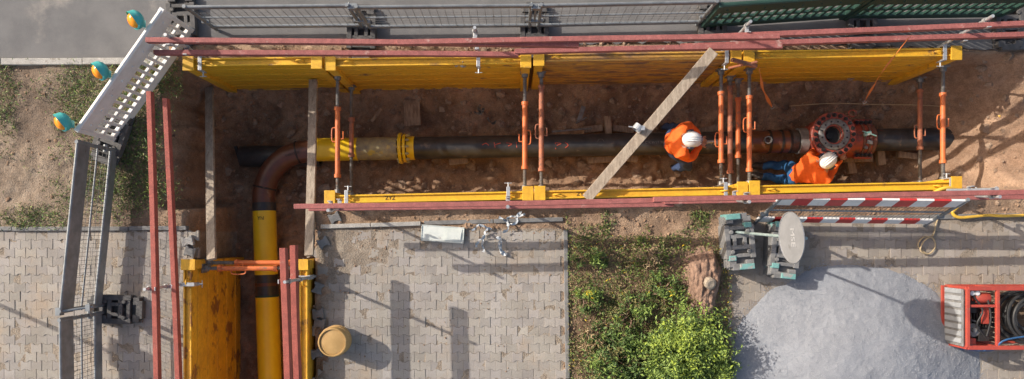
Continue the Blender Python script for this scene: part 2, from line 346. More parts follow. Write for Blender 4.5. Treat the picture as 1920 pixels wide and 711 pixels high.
# ------------------------------------------------------------------ trench shields
def shield(A,Bp,nrm,zt,zb,mat,label,group,text=None,eyes=True):
    A=V((A[0],A[1],0));Bp=V((Bp[0],Bp[1],0)); d=(Bp-A).normalized(); n=V((nrm[0],nrm[1],0)).normalized()
    mid=(A+Bp)/2; r=thing('trench_shield',label,'trench shield',(mid.x,mid.y,zb),group)
    b=MB(); up=V((0,0,1)); L=(Bp-A).length
    def slab(p,q,t,off,z0,z1): b.beam(p+n*off+up*(z0+z1)/2,q+n*off+up*(z0+z1)/2,t,z1-z0)
    slab(A,Bp,.08,-.045,zb,zt-.05)
    for k in range(5):
        zz=zb+(zt-zb)*(.12+.19*k); slab(A+d*.12,Bp-d*.12,.012,0,zz-.03,zz+.03)
    b.build('plate',mat,r,bevel=.006)
    b=MB(); slab(A,Bp,.11,-.05,zt-.048,zt); slab(A+d*.05,Bp-d*.05,.022,-.0,zt+.001,zt+.03); slab(A+d*.05,Bp-d*.05,.022,-.09,zt+.001,zt+.03)
    tr=b.build('top_rail',mat,r,bevel=.004)
    for e,sg in ((A,1),(Bp,-1)):
        b=MB(); p=e+d*sg*.06
        b.beam(p+n*.02+up*zb,p+n*.02+up*(zt+.045),.12,.07,up=n); b.beam(p-n*.085+up*zb,p-n*.085+up*(zt+.04),.12,.04,up=n)
        b.beam(p-n*.12+up*(zt+.055),p+n*.075+up*(zt+.055),.15,.02)
        b.build('end_post',M['yelw'] if mat is not M['yelside'] else mat,r,bevel=.005)
        if eyes:
            b=MB(); c=e+d*sg*.30-n*.045+up*(zt+.03); b.tube([c+d*.05*math.cos(a)+up*.05*math.sin(a) for a in np.linspace(-.3,math.pi+.3,12)],.011,7); b.build('lifting_eye',M['yelw'],r,smooth=True)
    if text:
        b=MB()
        for t in text: text_into(b,t[0],.075,A.lerp(Bp,t[1])-n*.045+up*(zt+.004),d if d.x>0 else -d,n if n.y>0 else -n)
        b.build('lettering',M['blackm'],tr)
    return r
GU='yellow panels along the far side of the trench'; GL='yellow panels along the near side of the trench'
def xz(px,z): return (px-NX)*(H-z)/F
def up_panel(p0,p1,zt,mat,label,dy=0):
    a,c=xz(p0,zt),xz(p1,zt); return shield((a,Yu(a)+dy),(c,Yu(c)+dy),(0,-1),zt,-1.62,mat,label,GU)
up_panel(348,604,.27,M['yel'],'yellow steel trench panel at the far left of the upper row')
up_panel(613,994,.24,M['yelw'],'yellow trench panel second from left in the upper row',-.02)
up_panel(1002,1386,.26,M['yelb'],'rubbed brown and yellow trench panel crossed by the diagonal plank')
up_panel(1394,1797,.27,M['yelw'],'yellow trench panel at the right end of the upper row')
def lo_panel(p0,p1,zt,mat,label,text,dy=0):
    a,c=xz(p0,zt),xz(p1,zt); return shield((a,Yl(a)+dy),(c,Yl(c)+dy),(0,1),zt,-1.62,mat,label,GL,text)
lo_panel(612,998,.24,M['yel'],'yellow top edge of near side panel nearest the pipe bend',[('ZYZ',.31)])
lo_panel(1004,1398,.26,M['yelw'],'yellow near side panel where the diagonal plank comes down',[('ZYZ',.22)])
lo_panel(1404,1797,.27,M['yel'],'yellow near side panel behind the kneeling worker',None,.01)
sy0=P(0,488,.25).y
shield((-4.40,sy0),(-4.40,-3.2),(1,0),.25,-1.62,M['yelside'],'scuffed yellow panel on the left of the side trench','panels of the side trench')
shield((-2.90,sy0),(-2.90,-3.2),(-1,0),.25,-1.62,M['yelside'],'edge-on yellow panel on the right of the side trench','panels of the side trench')
# ------------------------------------------------------------------ struts
def strut(A,Bp,label,mat='orange',f0=.24,f1=.80,hand=.5,hs=1,rr=.036):
    A=V(A);Bp=V(Bp); d,s,u=frame_of(Bp-A); L=(Bp-A).length
    r=thing('trench_strut',label,'strut',((A.x+Bp.x)/2,(A.y+Bp.y)/2,A.z-.05),'spindle struts bracing the trench')
    b=MB(); b.lathe([(0,L*f0),(rr,L*f0),(rr,L*f0+.001),(rr,L*f1),(rr,L*f1+.001),(0,L*f1)],A,d,16)
    for f in (f0,f1): b.lathe([(rr,-.02),(rr*1.35,-.018),(rr*1.35,.03),(rr,.032)],A+d*(L*f),d,14)
    b.build('sleeve',M[mat],r,smooth=True)
    for t0,t1 in ((.02,f0+.02),(f1-.02,.98)):
        b=MB(); pr=[]; t=L*t0; k=0
        while t<L*t1: pr.append((.029 if k%2 else .023,t)); t+=.011; k+=1
        b.lathe(pr,A,d,12); b.build('threaded_rod',M['steel'],r,smooth=True)
    for p,sg in ((A,1),(Bp,-1)):
        b=MB(); b.beam(p,p+d*sg*.02,.13,.16); b.lathe([(.05,.018*sg),(.045,.075*sg),(.03,.08*sg)],p,d,14); b.build('end_plate',M['steel'],r,bevel=.004)
    if hand:
        c=A+d*(L*hand); b=MB(); q=s*hs
        b.tube(spl([c+d*.10+q*.03,c+d*.09+q*.075,c+d*.0+q*.085,c-d*.09+q*.075,c-d*.10+q*.03],4),.009,7); b.tube([c-q*.085+d*.06,c-q*.03+d*.06],.009,6); b.tube([c-q*.08+d*.06,c-q*.08-d*.05],.009,6)
        b.build('crank_handle',M[mat],r,smooth=True)
    return r
def xstrut(px,z,label,**k):
    x=xz(px,z); return strut((x,Yu(x)-.045,z),(x,Yl(x)+.045,z),label,**k)
xstrut(633,-.18,'upper orange strut at left end of the near side panels, over the yellow pipe',f0=.28,f1=.84,hand=.50)
xstrut(659,-.92,'lower dark strut just right of the leftmost upright strut',mat='orust',f0=.3,f1=.62,hand=0)
xstrut(984,-.18,'orange strut left of the pair beside the red spray marks',f0=.26,f1=.80,hand=.55,hs=-1)
xstrut(1015,-.20,'rusty brown strut right of the pair beside the red spray marks',mat='orust',f0=.12,f1=.82,hand=.5)
xstrut(1352,-.18,'strut closest to the standing worker, leftmost of its cluster of four',f0=.2,f1=.78,hand=.6)
xstrut(1369,-.62,'low rusty strut second from left in the cluster of four',mat='orust',f0=.1,f1=.85,hand=0)
xstrut(1384,-.85,'low strut third from left in the cluster of four',mat='orange',f0=.18,f1=.7,hand=0)
xstrut(1405,-.16,'bright orange strut at the right of the cluster of four',f0=.24,f1=.86,hand=.48)
xstrut(1725,-.92,'lower brown strut at the right end, left of the bright one',mat='orust',f0=.12,f1=.65,hand=.5)
xstrut(1768,-.18,'bright orange strut at the far right end of the trench',f0=.24,f1=.82,hand=.48)
yy=P(0,503,-.08).y
strut((-4.355,yy,-.04),(-2.945,yy,-.04),'orange strut lying across the side trench, nearer of two',f0=.16,f1=.72,hand=.35)
strut((-4.355,yy+.075,-.16),(-2.945,yy+.075,-.16),'orange strut across the side trench, just beyond its twin',f0=.3,f1=.85,hand=0)
# ------------------------------------------------------------------ red guard beams + posts
GB='red timber guard rails around the trench'
def gbeam(a,c,label,mat='timber',w=.062,h=.095):
    b=MB(); b.beam(a,c,w,h,n=14,wob=.010); return solo(b.build('guard_beam',M[mat],bevel=.005),label,'timber beam',GB)
gbeam(P(275,75,1.2),P(1085,86,1.2),'upper red timber on the far side, left end by the white barrier')
gbeam(P(745,80,1.28),P(1460,70,1.28),'upper red timber on the far side lapping over the middle')
gbeam(P(1280,74,1.2),P(2000,40,1.2),'upper red timber on the far side running out at top right')
gbeam(P(290,98,.75),P(972,104,.75),'lower red timber on the far side, left stretch')
gbeam(P(965,97,.78),P(1465,88,.78),'lower red timber on the far side, middle stretch')
gbeam(P(1275,89,.75),P(2000,62,.75),'lower red timber on the far side, right stretch')
gbeam(P(553,388,1.2),P(1240,375,1.2),'red timber above the near side panels, left stretch')
gbeam(P(1225,373,1.28),P(2000,361,1.28),'red timber above the near side panels, right stretch over the striped barrier')
gbeam(P(580,393,.75),P(1262,382,.75),'lower red timber under the near side guard rail, left stretch')
gbeam(P(1245,380,.80),P(2000,367,.80),'lower red timber under the near side guard rail, right stretch')
gbeam(P(280,172,1.2),P(299,790,1.2),'long red timber left of the side trench, outermost','timberb')
gbeam(P(312,185,.75),P(337,790,.75),'long red timber left of the side trench, closer to the panel','timberb')
gbeam(P(533,465,1.3),P(541,790,1.3),'red timber right of the side trench, over the yellow pipe side','timberb',.075,.12)
gbeam(P(552,460,.78),P(561,790,.78),'red timber right of the side trench, over the panel edge','timberb',.075,.13)
def gpost(base,top,n,label,t1,t2):
    base=V(base);top=V(top);n=V(n); r=thing('rail_post',label,'rail post',base,'galvanised posts clamped to the panels')
    b=MB(); b.tube([base-V((0,0,.25)),top],.021,10); b.build('post',M['galv'],r,smooth=True)
    b=MB(); c=V((base.x,base.y,.27)); d,s,u=frame_of(n)
    b.beam(c-n*.02+V((0,0,.05)),c+n*.20+V((0,0,.05)),.05,.018); b.beam(c+n*.195+V((0,0,.05)),c+n*.195-V((0,0,.12)),.05,.018,up=n); b.beam(c-n*.0+V((0,0,.04)),c-V((0,0,.16)),.06,.03,up=n)
    b.tube([c+n*.19-V((0,0,.06)),c+n*.27-V((0,0,.06))],.011,8); b.tube([c+n*.26-V((0,0,.06))-s*.05,c+n*.26-V((0,0,.06))+s*.05],.007,6)
    b.build('clamp',M['galv'],r,bevel=.003)
    for t in (t1,t2):
        p=base.lerp(top,t); b=MB(); b.beam(p-s*.0,p+n*.10,.05,.012); b.beam(p+n*.10,p+n*.10+V((0,0,.09)),.05,.012,up=n); b.lathe([(.03,-.03),(.034,-.03),(.034,.03),(.03,.03)],p,(0,0,1),12); b.build('bracket',M['galv'],r,bevel=.002)
for px,lab in ((376,'left end of the upper yellow row'),(897,'second upper panel, near its middle'),(1362,'joint of the rubbed upper panel'),(1770,'right end of the upper yellow row')):
    x=xz(px,.3); yr=2.46+(x+4.26)*.0225
    gpost((x,Yu(x)+.13,.25),(x,max(yr+.06,Yu(x)+.13),1.34),(0,-1,0),'galvanised rail post clamped at the '+lab,.42,.86)
for px,lab in ((650,'left end of the near side panels'),(953,'near side edge, left of the paired struts'),(1360,'near side edge beside the four struts'),(1782,'right end of the near side panels')):
    x=xz(px,.3); yr=.41+(x+2.7)*.02
    gpost((x,Yl(x)-.13,.25),(x,yr-.055,1.34),(0,1,0),'galvanised rail post clamped at the '+lab,.42,.86)
gpost((-4.53,P(0,533,.25).y,.25),(-4.52,P(0,533,.25).y,1.32),(1,0,0),'galvanised rail post on the left panel of the side trench',.42,.86)
gpost((-2.77,P(0,520,.25).y,.25),(-2.765,P(0,520,.25).y,1.42),(-1,0,0),'galvanised rail post on the right panel of the side trench',.42,.86)
b=MB(); b.tube([P(1775,357,.5),P(1872,355,.62)],.02,10); b.tube([P(1868,350,.62),P(1868,362,.62)],.014,8); b.tube([P(1830,351,.56),P(1830,362,.56)],.012,8)
solo(b.build('steel_tube',M['galv'],smooth=True),'short galvanised tube with cross pins beside the near side rail, far right','tube')
# ------------------------------------------------------------------ planks
def plank(a,c,w,h,label,mat='plank',name='plank'):
    b=MB(); b.beam(a,c,w,h,n=8,wob=.006); return solo(b.build(name,M[mat],bevel=.005),label,'plank')
plank(P(392,165,-1.05),P(398,487,.20),.12,.06,'grey timber plank spanning the pit at far left, beside the bend')
plank(P(587,150,-.62),P(580,480,.22),.12,.06,'grey timber plank crossing over the pipe at the brown bend')
plank(P(1338,95,.86),P(1100,373,.36),.142,.04,'long pale plank laid diagonally across the trench')
b=MB(); c=P(1195,241,.66); b.lathe([(.055,-.05),(.065,-.05),(.065,.03),(.055,.03)],c,(-.66,-.75,0),14); b.tube([c+V((-.12,.02,.03)),c+V((.08,0,.03))],.010,7); b.box(c+V((.07,0,.04)),(.045,.06,.03))
solo(b.build('coupling_clamp',M['galv'],bevel=.003),'small galvanised clamp fastened round the diagonal plank','clamp')
# ------------------------------------------------------------------ pipeline
PZ=-1.25; R0=.175
def pax(px): return P(px,281+(px-600)*(260-281)/1185.0,PZ)
root=thing('gas_pipe','black and yellow gas pipeline running along the trench and round a brown bend','pipeline',pax(960))
def cyl(name,a,c,r,mat,n=32,parent=root,rim=.004):
    a=V(a);c=V(c);L=(c-a).length; b=MB(); b.lathe([(r-.03,0),(r-rim,0),(r,rim),(r,L*.5),(r,L-rim),(r-rim,L),(r-.03,L)],a,c-a,n); return b.build(name,M[mat],parent,smooth=True)
black=cyl('black_pipe',pax(760),pax(1500),R0,'black'); cyl('black_pipe',pax(1626),pax(1785),R0,'black')
b=MB(); b.lathe([(R0-.001,-.0),(R0-.03,.001),(R0-.03,-.4),(0,-.4)],pax(1785),pax(1785)-pax(1700),26); b.build('pipe_mouth',M['iron'],root,smooth=True)
cyl('yellow_sleeve',pax(594),pax(672),R0+.006,'pipey'); cyl('worn_sleeve',pax(671),pax(746),R0+.003,'pipeyd')
ca_=[]
for i in range(15):
    t=math.pi/2*i/14; ca_.append(P(578-84*math.sin(t),372-88*math.cos(t),PZ))
b=MB(); b.tube([pax(600)]+ca_+[P(495.5,392,PZ)],R0,30); b.build('bend',M['bend'],root,smooth=True)
for k in (2,12):
    p=ca_[k]; d=(ca_[k+1]-ca_[k-1]).normalized(); b=MB(); b.lathe([(R0-.005,-.02),(R0+.006,-.008),(R0+.006,.008),(R0-.005,.02)],p,d,30); b.build('weld_seam',M['iron'],root,smooth=True)
yp=lambda y:P(495.5+(y-392)*.033,y,PZ)
cyl('black_collar',yp(380),yp(396),R0+.005,'black')
yb=cyl('yellow_pipe',yp(393),yp(515),R0+.003,'pipey'); cyl('black_joint',yp(513),yp(556),R0,'black'); cyl('joint_seam',yp(530),yp(536),R0+.008,'bend'); cyl('green_ring',yp(553),yp(557),R0+.006,'green'); yb2=cyl('yellow_pipe',yp(556),yp(880),R0+.003,'pipey')
b=MB(); text_into(b,'Yhl',.08,yp(410)+V((0,0,R0+.006)),(1,0,0),(0,1,0)); b.build('lettering',M['blackm'],yb)
d0=(pax(760)-pax(740)).normalized()
for px_,t_,r_ in ((749,.05,.245),(757,.045,.225)):
    b=MB(); b.lathe([(R0-.02,0),(r_-.006,0),(r_,.006),(r_,t_-.006),(r_-.006,t_),(R0-.02,t_)],pax(px_),d0,30); b.build('flange',M['pipey'],root,smooth=True)
for k in range(12):
    a=2*math.pi*k/12; b=MB(); c=pax(746)+V((0,math.cos(a)*.212,math.sin(a)*.212)); b.tube([c,c+d0*.2],.012,6); b.tube([c+d0*.005,c+d0*.03],.022,6); b.tube([c+d0*.15,c+d0*.185],.022,6); b.build('flange_bolt',M['pipeyd'],root)
cyl('adapter_neck',pax(764),pax(778),R0+.012,'pipey')
op=thing('old_pipe','short open black pipe end lying under the brown bend','pipe',P(500,297,-1.5))
b=MB(); a_=P(452,294,-1.36); c_=P(600,292,-1.36); L=(c_-a_).length; b.lathe([(.13,.0),(.165,0),(.17,.006),(.17,L),(.13,L)],a_,c_-a_,26); b.lathe([(.13,0),(.13,.3),(0,.3)],a_,c_-a_,26); b.build('pipe_wall',M['black'],op,smooth=True)
b=MB(); b.box(P(447,291,-1.42),(.05,.30,.04),Matrix.Rotation(.3,3,'Z')); b.build('torn_rim',M['iron'],op,bevel=.004)
def on_pipe(px,a,off=.0):
    c=pax(px); r=R0+off; return c+V((0,r*math.sin(a),r*math.cos(a)))
for S_ in ([(905,.05),(912,.2),(917,.0)],[(927,.25),(929,-.2)],[(929,.05),(939,.2)],[(950,.2),(960,.1),(953,-.1)],[(968,.25),(969,-.25)],[(1040,.15),(1041,-.45)],[(1042,.12),(1051,.05),(1043,-.12)],[(1058,.15),(1064,-.1),(1058,-.35)]):
    b=MB(); b.tube(spl([on_pipe(*q) for q in S_],3),.0065,5); b.build('spray_mark',M['redspray'],black)
b=MB(); text_into(b,'C K WST T80',.055,on_pipe(1225,0,.002),d0,(0,1,0)); b.build('lettering',M['dgrey'],black)
b=MB(); c=pax(1124); b.tube([c+V((.05*math.cos(a),.05*math.sin(a)+.02,R0-.004)) for a in np.linspace(0,6.28,20)],.0025,4); b.build('chalk_ring',M['dgrey'],black)
b=MB(); text_into(b,'S-60-53-03',.05,P(548,289,PZ+R0+.003),(1,.28,0),(-.28,1,0)); b.build('lettering',M['blackm'],root)
cyl('brown_coating',pax(1405),pax(1492),R0+.004,'bend'); cyl('bare_end',pax(1480),pax(1492),R0+.006,'darksteel'); cyl('steel_coupling',pax(1494),pax(1510),R0+.03,'dgrey')
# ------------------------------------------------------------------ tapping saddle / valve
vr=thing('tapping_valve','round red iron valve fitting with bolted open flange on the pipe','valve',pax(1572)-V((0,0,.2)))
cyl('saddle_body',pax(1520),pax(1600),.235,'rustdark',parent=vr); cyl('saddle_end_ring',pax(1623),pax(1632),.25,'rustdark',parent=vr,rim=.012); cyl('saddle_half',pax(1572),pax(1624),.275,'rustred',parent=vr,rim=.03)
b=MB(); b.lathe([(.02,.0),(.24,.001),(.245,.0)],pax(1632),d0,30); b.build('end_face',M['rustdark'],vr,smooth=True)
fc=P(1564,252,-.78); b=MB(); b.lathe([(.29,-.58),(.27,-.30),(.27,-.06),(.20,0)],fc,(0,0,1),36); b.build('branch_neck',M['rustred'],vr,smooth=True)
b=MB(); b.lathe([(.13,-.09),(.328,-.09),(.340,-.075),(.340,-.010),(.330,0),(.245,0),(.241,-.012),(.13,-.012)],fc,(0,0,1),48); b.build('branch_flange',M['rustred'],vr,smooth=True)
b=MB(); b.lathe([(.238,-.011),(.238,.012),(.231,.018),(.158,.018),(.150,.008),(.146,-.40)],fc,(0,0,1),40); b.build('sealing_ring',M['steel'],vr,smooth=True)
b=MB(); b.lathe([(.148,-.20),(.06,-.22),(.05,-.16),(.0,-.16)],fc,(0,0,1),30); b.build('valve_disc',M['iron'],vr,smooth=True)
for k in range(20):
    a=2*math.pi*k/20; c=fc+V((.288*math.cos(a),.288*math.sin(a),0)); b=MB(); b.tube([c,c+V((0,0,.03))],.031,6); b.tube([c+V((0,0,.03)),c+V((0,0,.06))],.016,6); b.build('bolt',M['iron'],vr)
for k in range(12):
    a=2*math.pi*(k+.5)/12; c=fc+V((.194*math.cos(a),.194*math.sin(a),.016)); b=MB(); b.lathe([(.015,0),(.015,.006),(0,.007)],c,(0,0,1),8); b.build('ring_bolt',M['iron'],vr)
for k in range(4):
    for sg in (-1,1):
        c=pax(1597+k*8)+V((0,sg*.255,.14)); b=MB(); b.tube([c-V((0,0,.1)),c+V((0,0,.09))],.016,6); b.tube([c+V((0,0,.0)),c+V((0,0,.05))],.03,6); b.build('saddle_bolt',M['iron'],vr)
c=pax(1610)
for sg in (-1,1):
    b=MB(); b.beam(c+V((-.14,sg*.255,.12)),c+V((.14,sg*.255,.12)),.10,.06); b.build('saddle_lug',M['rustred'],vr,bevel=.008)
for k in range(2):
    b=MB(); b.lathe([(.272,-.02),(.292,-.016),(.292,.016),(.272,.02)],pax(1606+k*11),d0,30); b.build('saddle_rib',M['rustdark'],vr,smooth=True)
b=MB(); b.box(pax(1609)+V((0,.06,.305)),(.12,.06,.04),Matrix.Rotation(.3,3,'Z')); b.tube([pax(1602)+V((-.03,.1,.325)),pax(1620)+V((.04,.02,.325))],.011,7); b.build('vent_cap',M['tealp'],vr,bevel=.004)
b=MB(); b.box(pax(1614)+V((0,-.07,.295)),(.09,.06,.03),Matrix.Rotation(-.2,3,'Z')); b.lathe([(.03,0),(.03,.05),(0,.05)],pax(1608)+V((0,-.15,.24)),(0,0,1),10); b.build('name_plate',M['steel'],vr,bevel=.004)
b=MB(); c=P(1598,213,-.95); b.tube([c+V((.06*math.cos(a),.05*math.sin(a),.01)) for a in np.linspace(0,6.28,16)],.010,6); b.build('lifting_ring',M['rustred'],vr,smooth=True)
b=MB(); c=pax(1432); b.lathe([(.06,0),(.06,.12),(.045,.12),(.04,.03),(0,.03)],c+V((0,0,.13)),(-.1,.0,1),20); b.build('branch_stub',M['steel'],root,smooth=True)
for px_ in (1440,1462,1478):
    b=MB(); b.lathe([(R0,-.02),(R0+.014,-.018),(R0+.014,.018),(R0,.02)],pax(px_),d0,28); b.build('clamp_band',M['iron'],root,smooth=True)
# ------------------------------------------------------------------ wooden supports & debris in the trench
GW='wooden packing blocks in the trench'
def block(px,py,z,sx,sy,sz,rot,label,mat='woodd',name='wooden_block',cat='wooden block',grp=GW):
    b=MB(); c=P(px,py,z); Rm=Matrix.Rotation(rot,3,'Z'); d=Rm@V((sx/2,0,0)); b.beam(c-d,c+d,sy,sz,n=4,wob=.004); return solo(b.build(name,M[mat],bevel=.006),label,cat,grp)
for q in ((773,212,-1.50,.26,.42,.05,.05,'square dark board lying flat on the trench floor above the flange'),
    (1112,242,-1.46,.30,.10,.10,.1,'packing timber above the pipe, left one of the pile'),(1140,240,-1.36,.10,.36,.09,.05,'upright packing timber crossing the pile above the pipe'),
    (1168,243,-1.46,.34,.10,.10,-.1,'packing timber above the pipe, right one of the pile'),(1128,300,-1.46,.44,.10,.10,.05,'packing timber below the pipe beside the diagonal plank'),
    (1180,297,-1.45,.26,.11,.11,-.15,'short packing timber below the pipe, under the diagonal plank'),(1607,298,-1.42,.46,.11,.11,.03,'packing timber under the red valve'),
    (1650,290,-1.42,.12,.34,.11,.1,'packing timber at lower right of the red valve'),(1595,312,-1.46,.12,.24,.1,.2,'short packing timber in front of the red valve'),
    (1330,243,-1.44,.34,.10,.10,.2,'packing timber above the pipe right of the standing worker'),(706,216,-1.46,.26,.05,.04,.9,'thin wood splinter board lying left of the square board'),
    (860,303,-1.46,.30,.10,.09,.08,'packing timber below the pipe left of the red spray marks'),(1700,292,-1.44,.30,.10,.10,-.1,'packing timber below the black pipe at the right end')): block(*q)
b=MB(); b.beam(P(1085,228,-1.45),P(1094,200,-1.45),.07,.06); b.tube([P(1080,231,-1.43),P(1100,220,-1.43)],.02,7); solo(b.build('pipe_clip',M['steel'],bevel=.004),'bent grey metal bracket on the floor above the pipe','bracket')
b=MB(); b.tube(spl([P(1035,247,-1.35),P(1080,243,-1.3),P(1110,241,-1.3)],4),.016,8); solo(b.build('iron_bar',M['steel'],smooth=True),'thin iron bar lying between paired struts and timber pile','bar')
def ribbons(name,px,py,z,n,L,mat,label,cat,w=.05,seed=1):
    rg=random.Random(seed); b=MB()
    for k in range(n):
        c=P(px+rg.uniform(-22,18),py+rg.uniform(-12,10),z+.02); a=rg.uniform(0,6.28); p=c.copy(); vs=[]
        for i in range(11):
            a+=rg.uniform(-.8,.8); p=p+V((math.cos(a),math.sin(a),0))*L/10; p.z=max(z+.01,min(z+.10,p.z+rg.uniform(-.05,.05))); t=V((-math.sin(a),math.cos(a),rg.uniform(-1.4,1.4)))*w*.5*rg.uniform(.4,1.2); vs+=[p-t,p+t]
        b.add(vs,[(2*i,2*i+1,2*i+3,2*i+2) for i in range(10)])
    return solo(b.build(name,M[mat],smooth=False),label,cat)
ribbons('plastic_scrap',938,432,.02,8,.32,'foil','crumpled silvery plastic strips on the soil right of the tray','scrap',.034,3)
ribbons('plastic_scrap',908,215,-1.46,3,.22,'steel','torn grey plastic scrap in the shaded trench','scrap',.04,5)
ribbons('plastic_bag',880,118,.12,3,.14,'chalk','pale plastic bag caught behind the second upper panel','bag',.06,8)
# tray
b=MB(); c=P(830,439,.03); Rm=Matrix.Rotation(-.07,3,'Z')
b.box(c,(.58,.225,.02),Rm)
for dx,dy,sx,sy in ((0,.108,.60,.010),(0,-.108,.60,.010),(-.295,0,.010,.2),(.295,0,.010,.2)): b.box(c+Rm@V((dx,dy,.008)),(sx,sy,.022),Rm)
tr=thing('metal_tray','pale whitish flat tray lying on top edge of middle paving','tray',P(830,439,0)); b.build('tray_body',M['tray'],tr,bevel=.003)
b=MB(); b.box(c+Rm@V((.15,.0,.014)),(.24,.16,.010),Matrix.Rotation(-.05,3,'Z')); b.box(c+Rm@V((.16,-.01,.023)),(.20,.11,.006),Matrix.Rotation(-.12,3,'Z')); b.build('paper',M['tray'],tr)
# tub
tb=thing('round_tub','round ochre tub with recessed lid standing on middle paving','tub',P(634,636,0)); b=MB(); c=P(634,636,0)
b.lathe([(.0,.002),(.185,.002),(.195,.02),(.205,.14),(.20,.33),(.192,.348),(.178,.35),(.172,.335)],c,(0,0,1),36)
for hz_ in (.10,.22): b.lathe([(.20,hz_-.012),(.212,hz_-.006),(.212,hz_+.006),(.20,hz_+.012)],c,(0,0,1),36)
b.build('tub_wall',M['tan'],tb,smooth=True)
b=MB(); b.lathe([(.1715,.33),(.12,.336),(.04,.342),(0,.343)],c,(0,0,1),36); b.build('lid',M['tan'],tb,smooth=True)
def lstone(px,py,z,rot,label,t=(0,0)):
    W,Hh=.152,.122; b=MB(); us=[0,.15,.35,.65,.85,1]; sv=[-1,-1,1,1,-1,-1]; a=.0115; Rm=Matrix.Rotation(rot,3,'Z')@Matrix.Rotation(t[0],3,'X')@Matrix.Rotation(t[1],3,'Y')
    poly=[(u*W-W/2,-Hh/2+a*s) for u,s in zip(us,sv)]+[(u*W-W/2,Hh/2-a*s) for u,s in zip(us[::-1],sv[::-1])]; c=P(px,py,z)
    vs=[c+Rm@V((x,y,zz)) for zz in (-.04,.04) for x,y in poly]; b.add(vs,[tuple(range(11,-1,-1)),tuple(range(12,24))]+[(k,(k+1)%12,12+(k+1)%12,12+k) for k in range(12)])
    solo(b.build('paving_stone',M['concrete' if random.random()<.4 else 'dgrey'],bevel=.006),label,'paving stone','loose paving stones lifted beside the trenches')
for q in ((597,588,.02,.1,'loose grey paving stone left of the tub, upper of two',(.1,.05)),(600,606,.02,-.15,'loose grey paving stone left of the tub, lower of two',(.05,-.1)),(593,662,.0,.3,'loose paving stone below left of the tub, by the panel',(.1,.1)),
    (352,452,.03,.2,'loose paving stone at the top right corner of left paving',(.05,.1)),(358,472,.03,-.3,'second loose paving stone below the corner of left paving',(.1,0)),(628,408,.02,.4,'loose stone by the near left panel corner above the pale kerb',(.2,0)),(596,540,.01,1.2,'tipped paving stone right of the side trench post',(.3,0)),(606,455,.01,.5,'loose paving stone at top left corner of middle paving',(.1,.2))): lstone(*q)
# ------------------------------------------------------------------ fences
def fence(A,Bp,label,group,h=1.05,striped=False,lean=0,n=(0,1,0),top='fenceg',ph=.22,wp=.055,bot=(.12,.27)):
    A=V(A);Bp=V(Bp);d=(Bp-A).normalized(); L=(Bp-A).length; n=V(n).normalized(); up=(V((0,0,1))*math.cos(lean)+n*math.sin(lean)).normalized()
    r=thing('barrier_fence',label,'fence',(A+Bp)/2,group)
    def plk(name,h0,h1,seg):
        b=MB(); c=(h0+h1)/2
        if striped: b.beam(A+up*c,Bp+up*c,.028,h1-h0,up=up,n=seg,mis=[0,1]); return b.build(name,[M['white'],M['redr']],r)
        b.beam(A+up*c,Bp+up*c,.03,h1-h0,up=up,n=4); b.tube([A+up*h1,Bp+up*h1],.020,8); b.tube([A+up*h0,Bp+up*h0],.012,8); return b.build(name,M[top],r,bevel=.003)
    plk('top_plank',h-ph,h,11); plk('bottom_plank',bot[0],bot[1],11)
    for e in (A+d*.03,Bp-d*.03):
        b=MB(); b.tube([e+up*.02,e+up*(h+.03)],.024,10); b.tube([e+up*.40-d*.05,e+up*.40+d*.05],.03,8); b.build('upright',M['fenceg'],r,smooth=True)
    b=MB(); b.tube([A+up*(h*.56),Bp+up*(h*.56)],.013,8); b.build('middle_rail',M['fenceg'],r,smooth=True)
    b=MB(); k=int(L/wp)
    for i in range(1,k): p=A.lerp(Bp,i/k); b.tube([p+up*.2,p+up*(h-ph*.5)],.0028,4,cap=False)
    for hh in (.36,.46,.70,.78): b.tube([A+up*hh,Bp+up*hh],.0026,4,cap=False)
    b.build('wire_mesh',M['wire'],r)
    return r
GFU='grey barrier fences along the road'; zt=1.05
def base_from_top(px,py,z=zt): p=P(px,py,z); return V((p.x,p.y,0))
RF=dict(ph=.07,wp=.10,bot=(.12,.19))
fence(base_from_top(342,13),base_from_top(655,10),'grey barrier fence at top left, next to the white barrier',GFU,**RF)
fence(base_from_top(664,13),base_from_top(1000,10),'grey barrier fence at top centre left',GFU,**RF)
fence(base_from_top(1010,10),base_from_top(1348,3),'grey barrier fence at top centre, left of the green one',GFU,**RF)
GFL='grey barrier fences left of the side trench'
fence(base_from_top(146,262),base_from_top(113,588),'grey barrier fence left of the red timbers, upper of two',GFL,n=(1,0,0),ph=.26)
fence(base_from_top(113,596),base_from_top(117,920),'grey barrier fence at bottom left corner',GFL,n=(1,0,0),ph=.26)
fence(P(1410,420,0),P(1735,424,0),'red and white striped barrier leaning beside the near side rail',None,1.0,True,.32,(0.12,1,0))
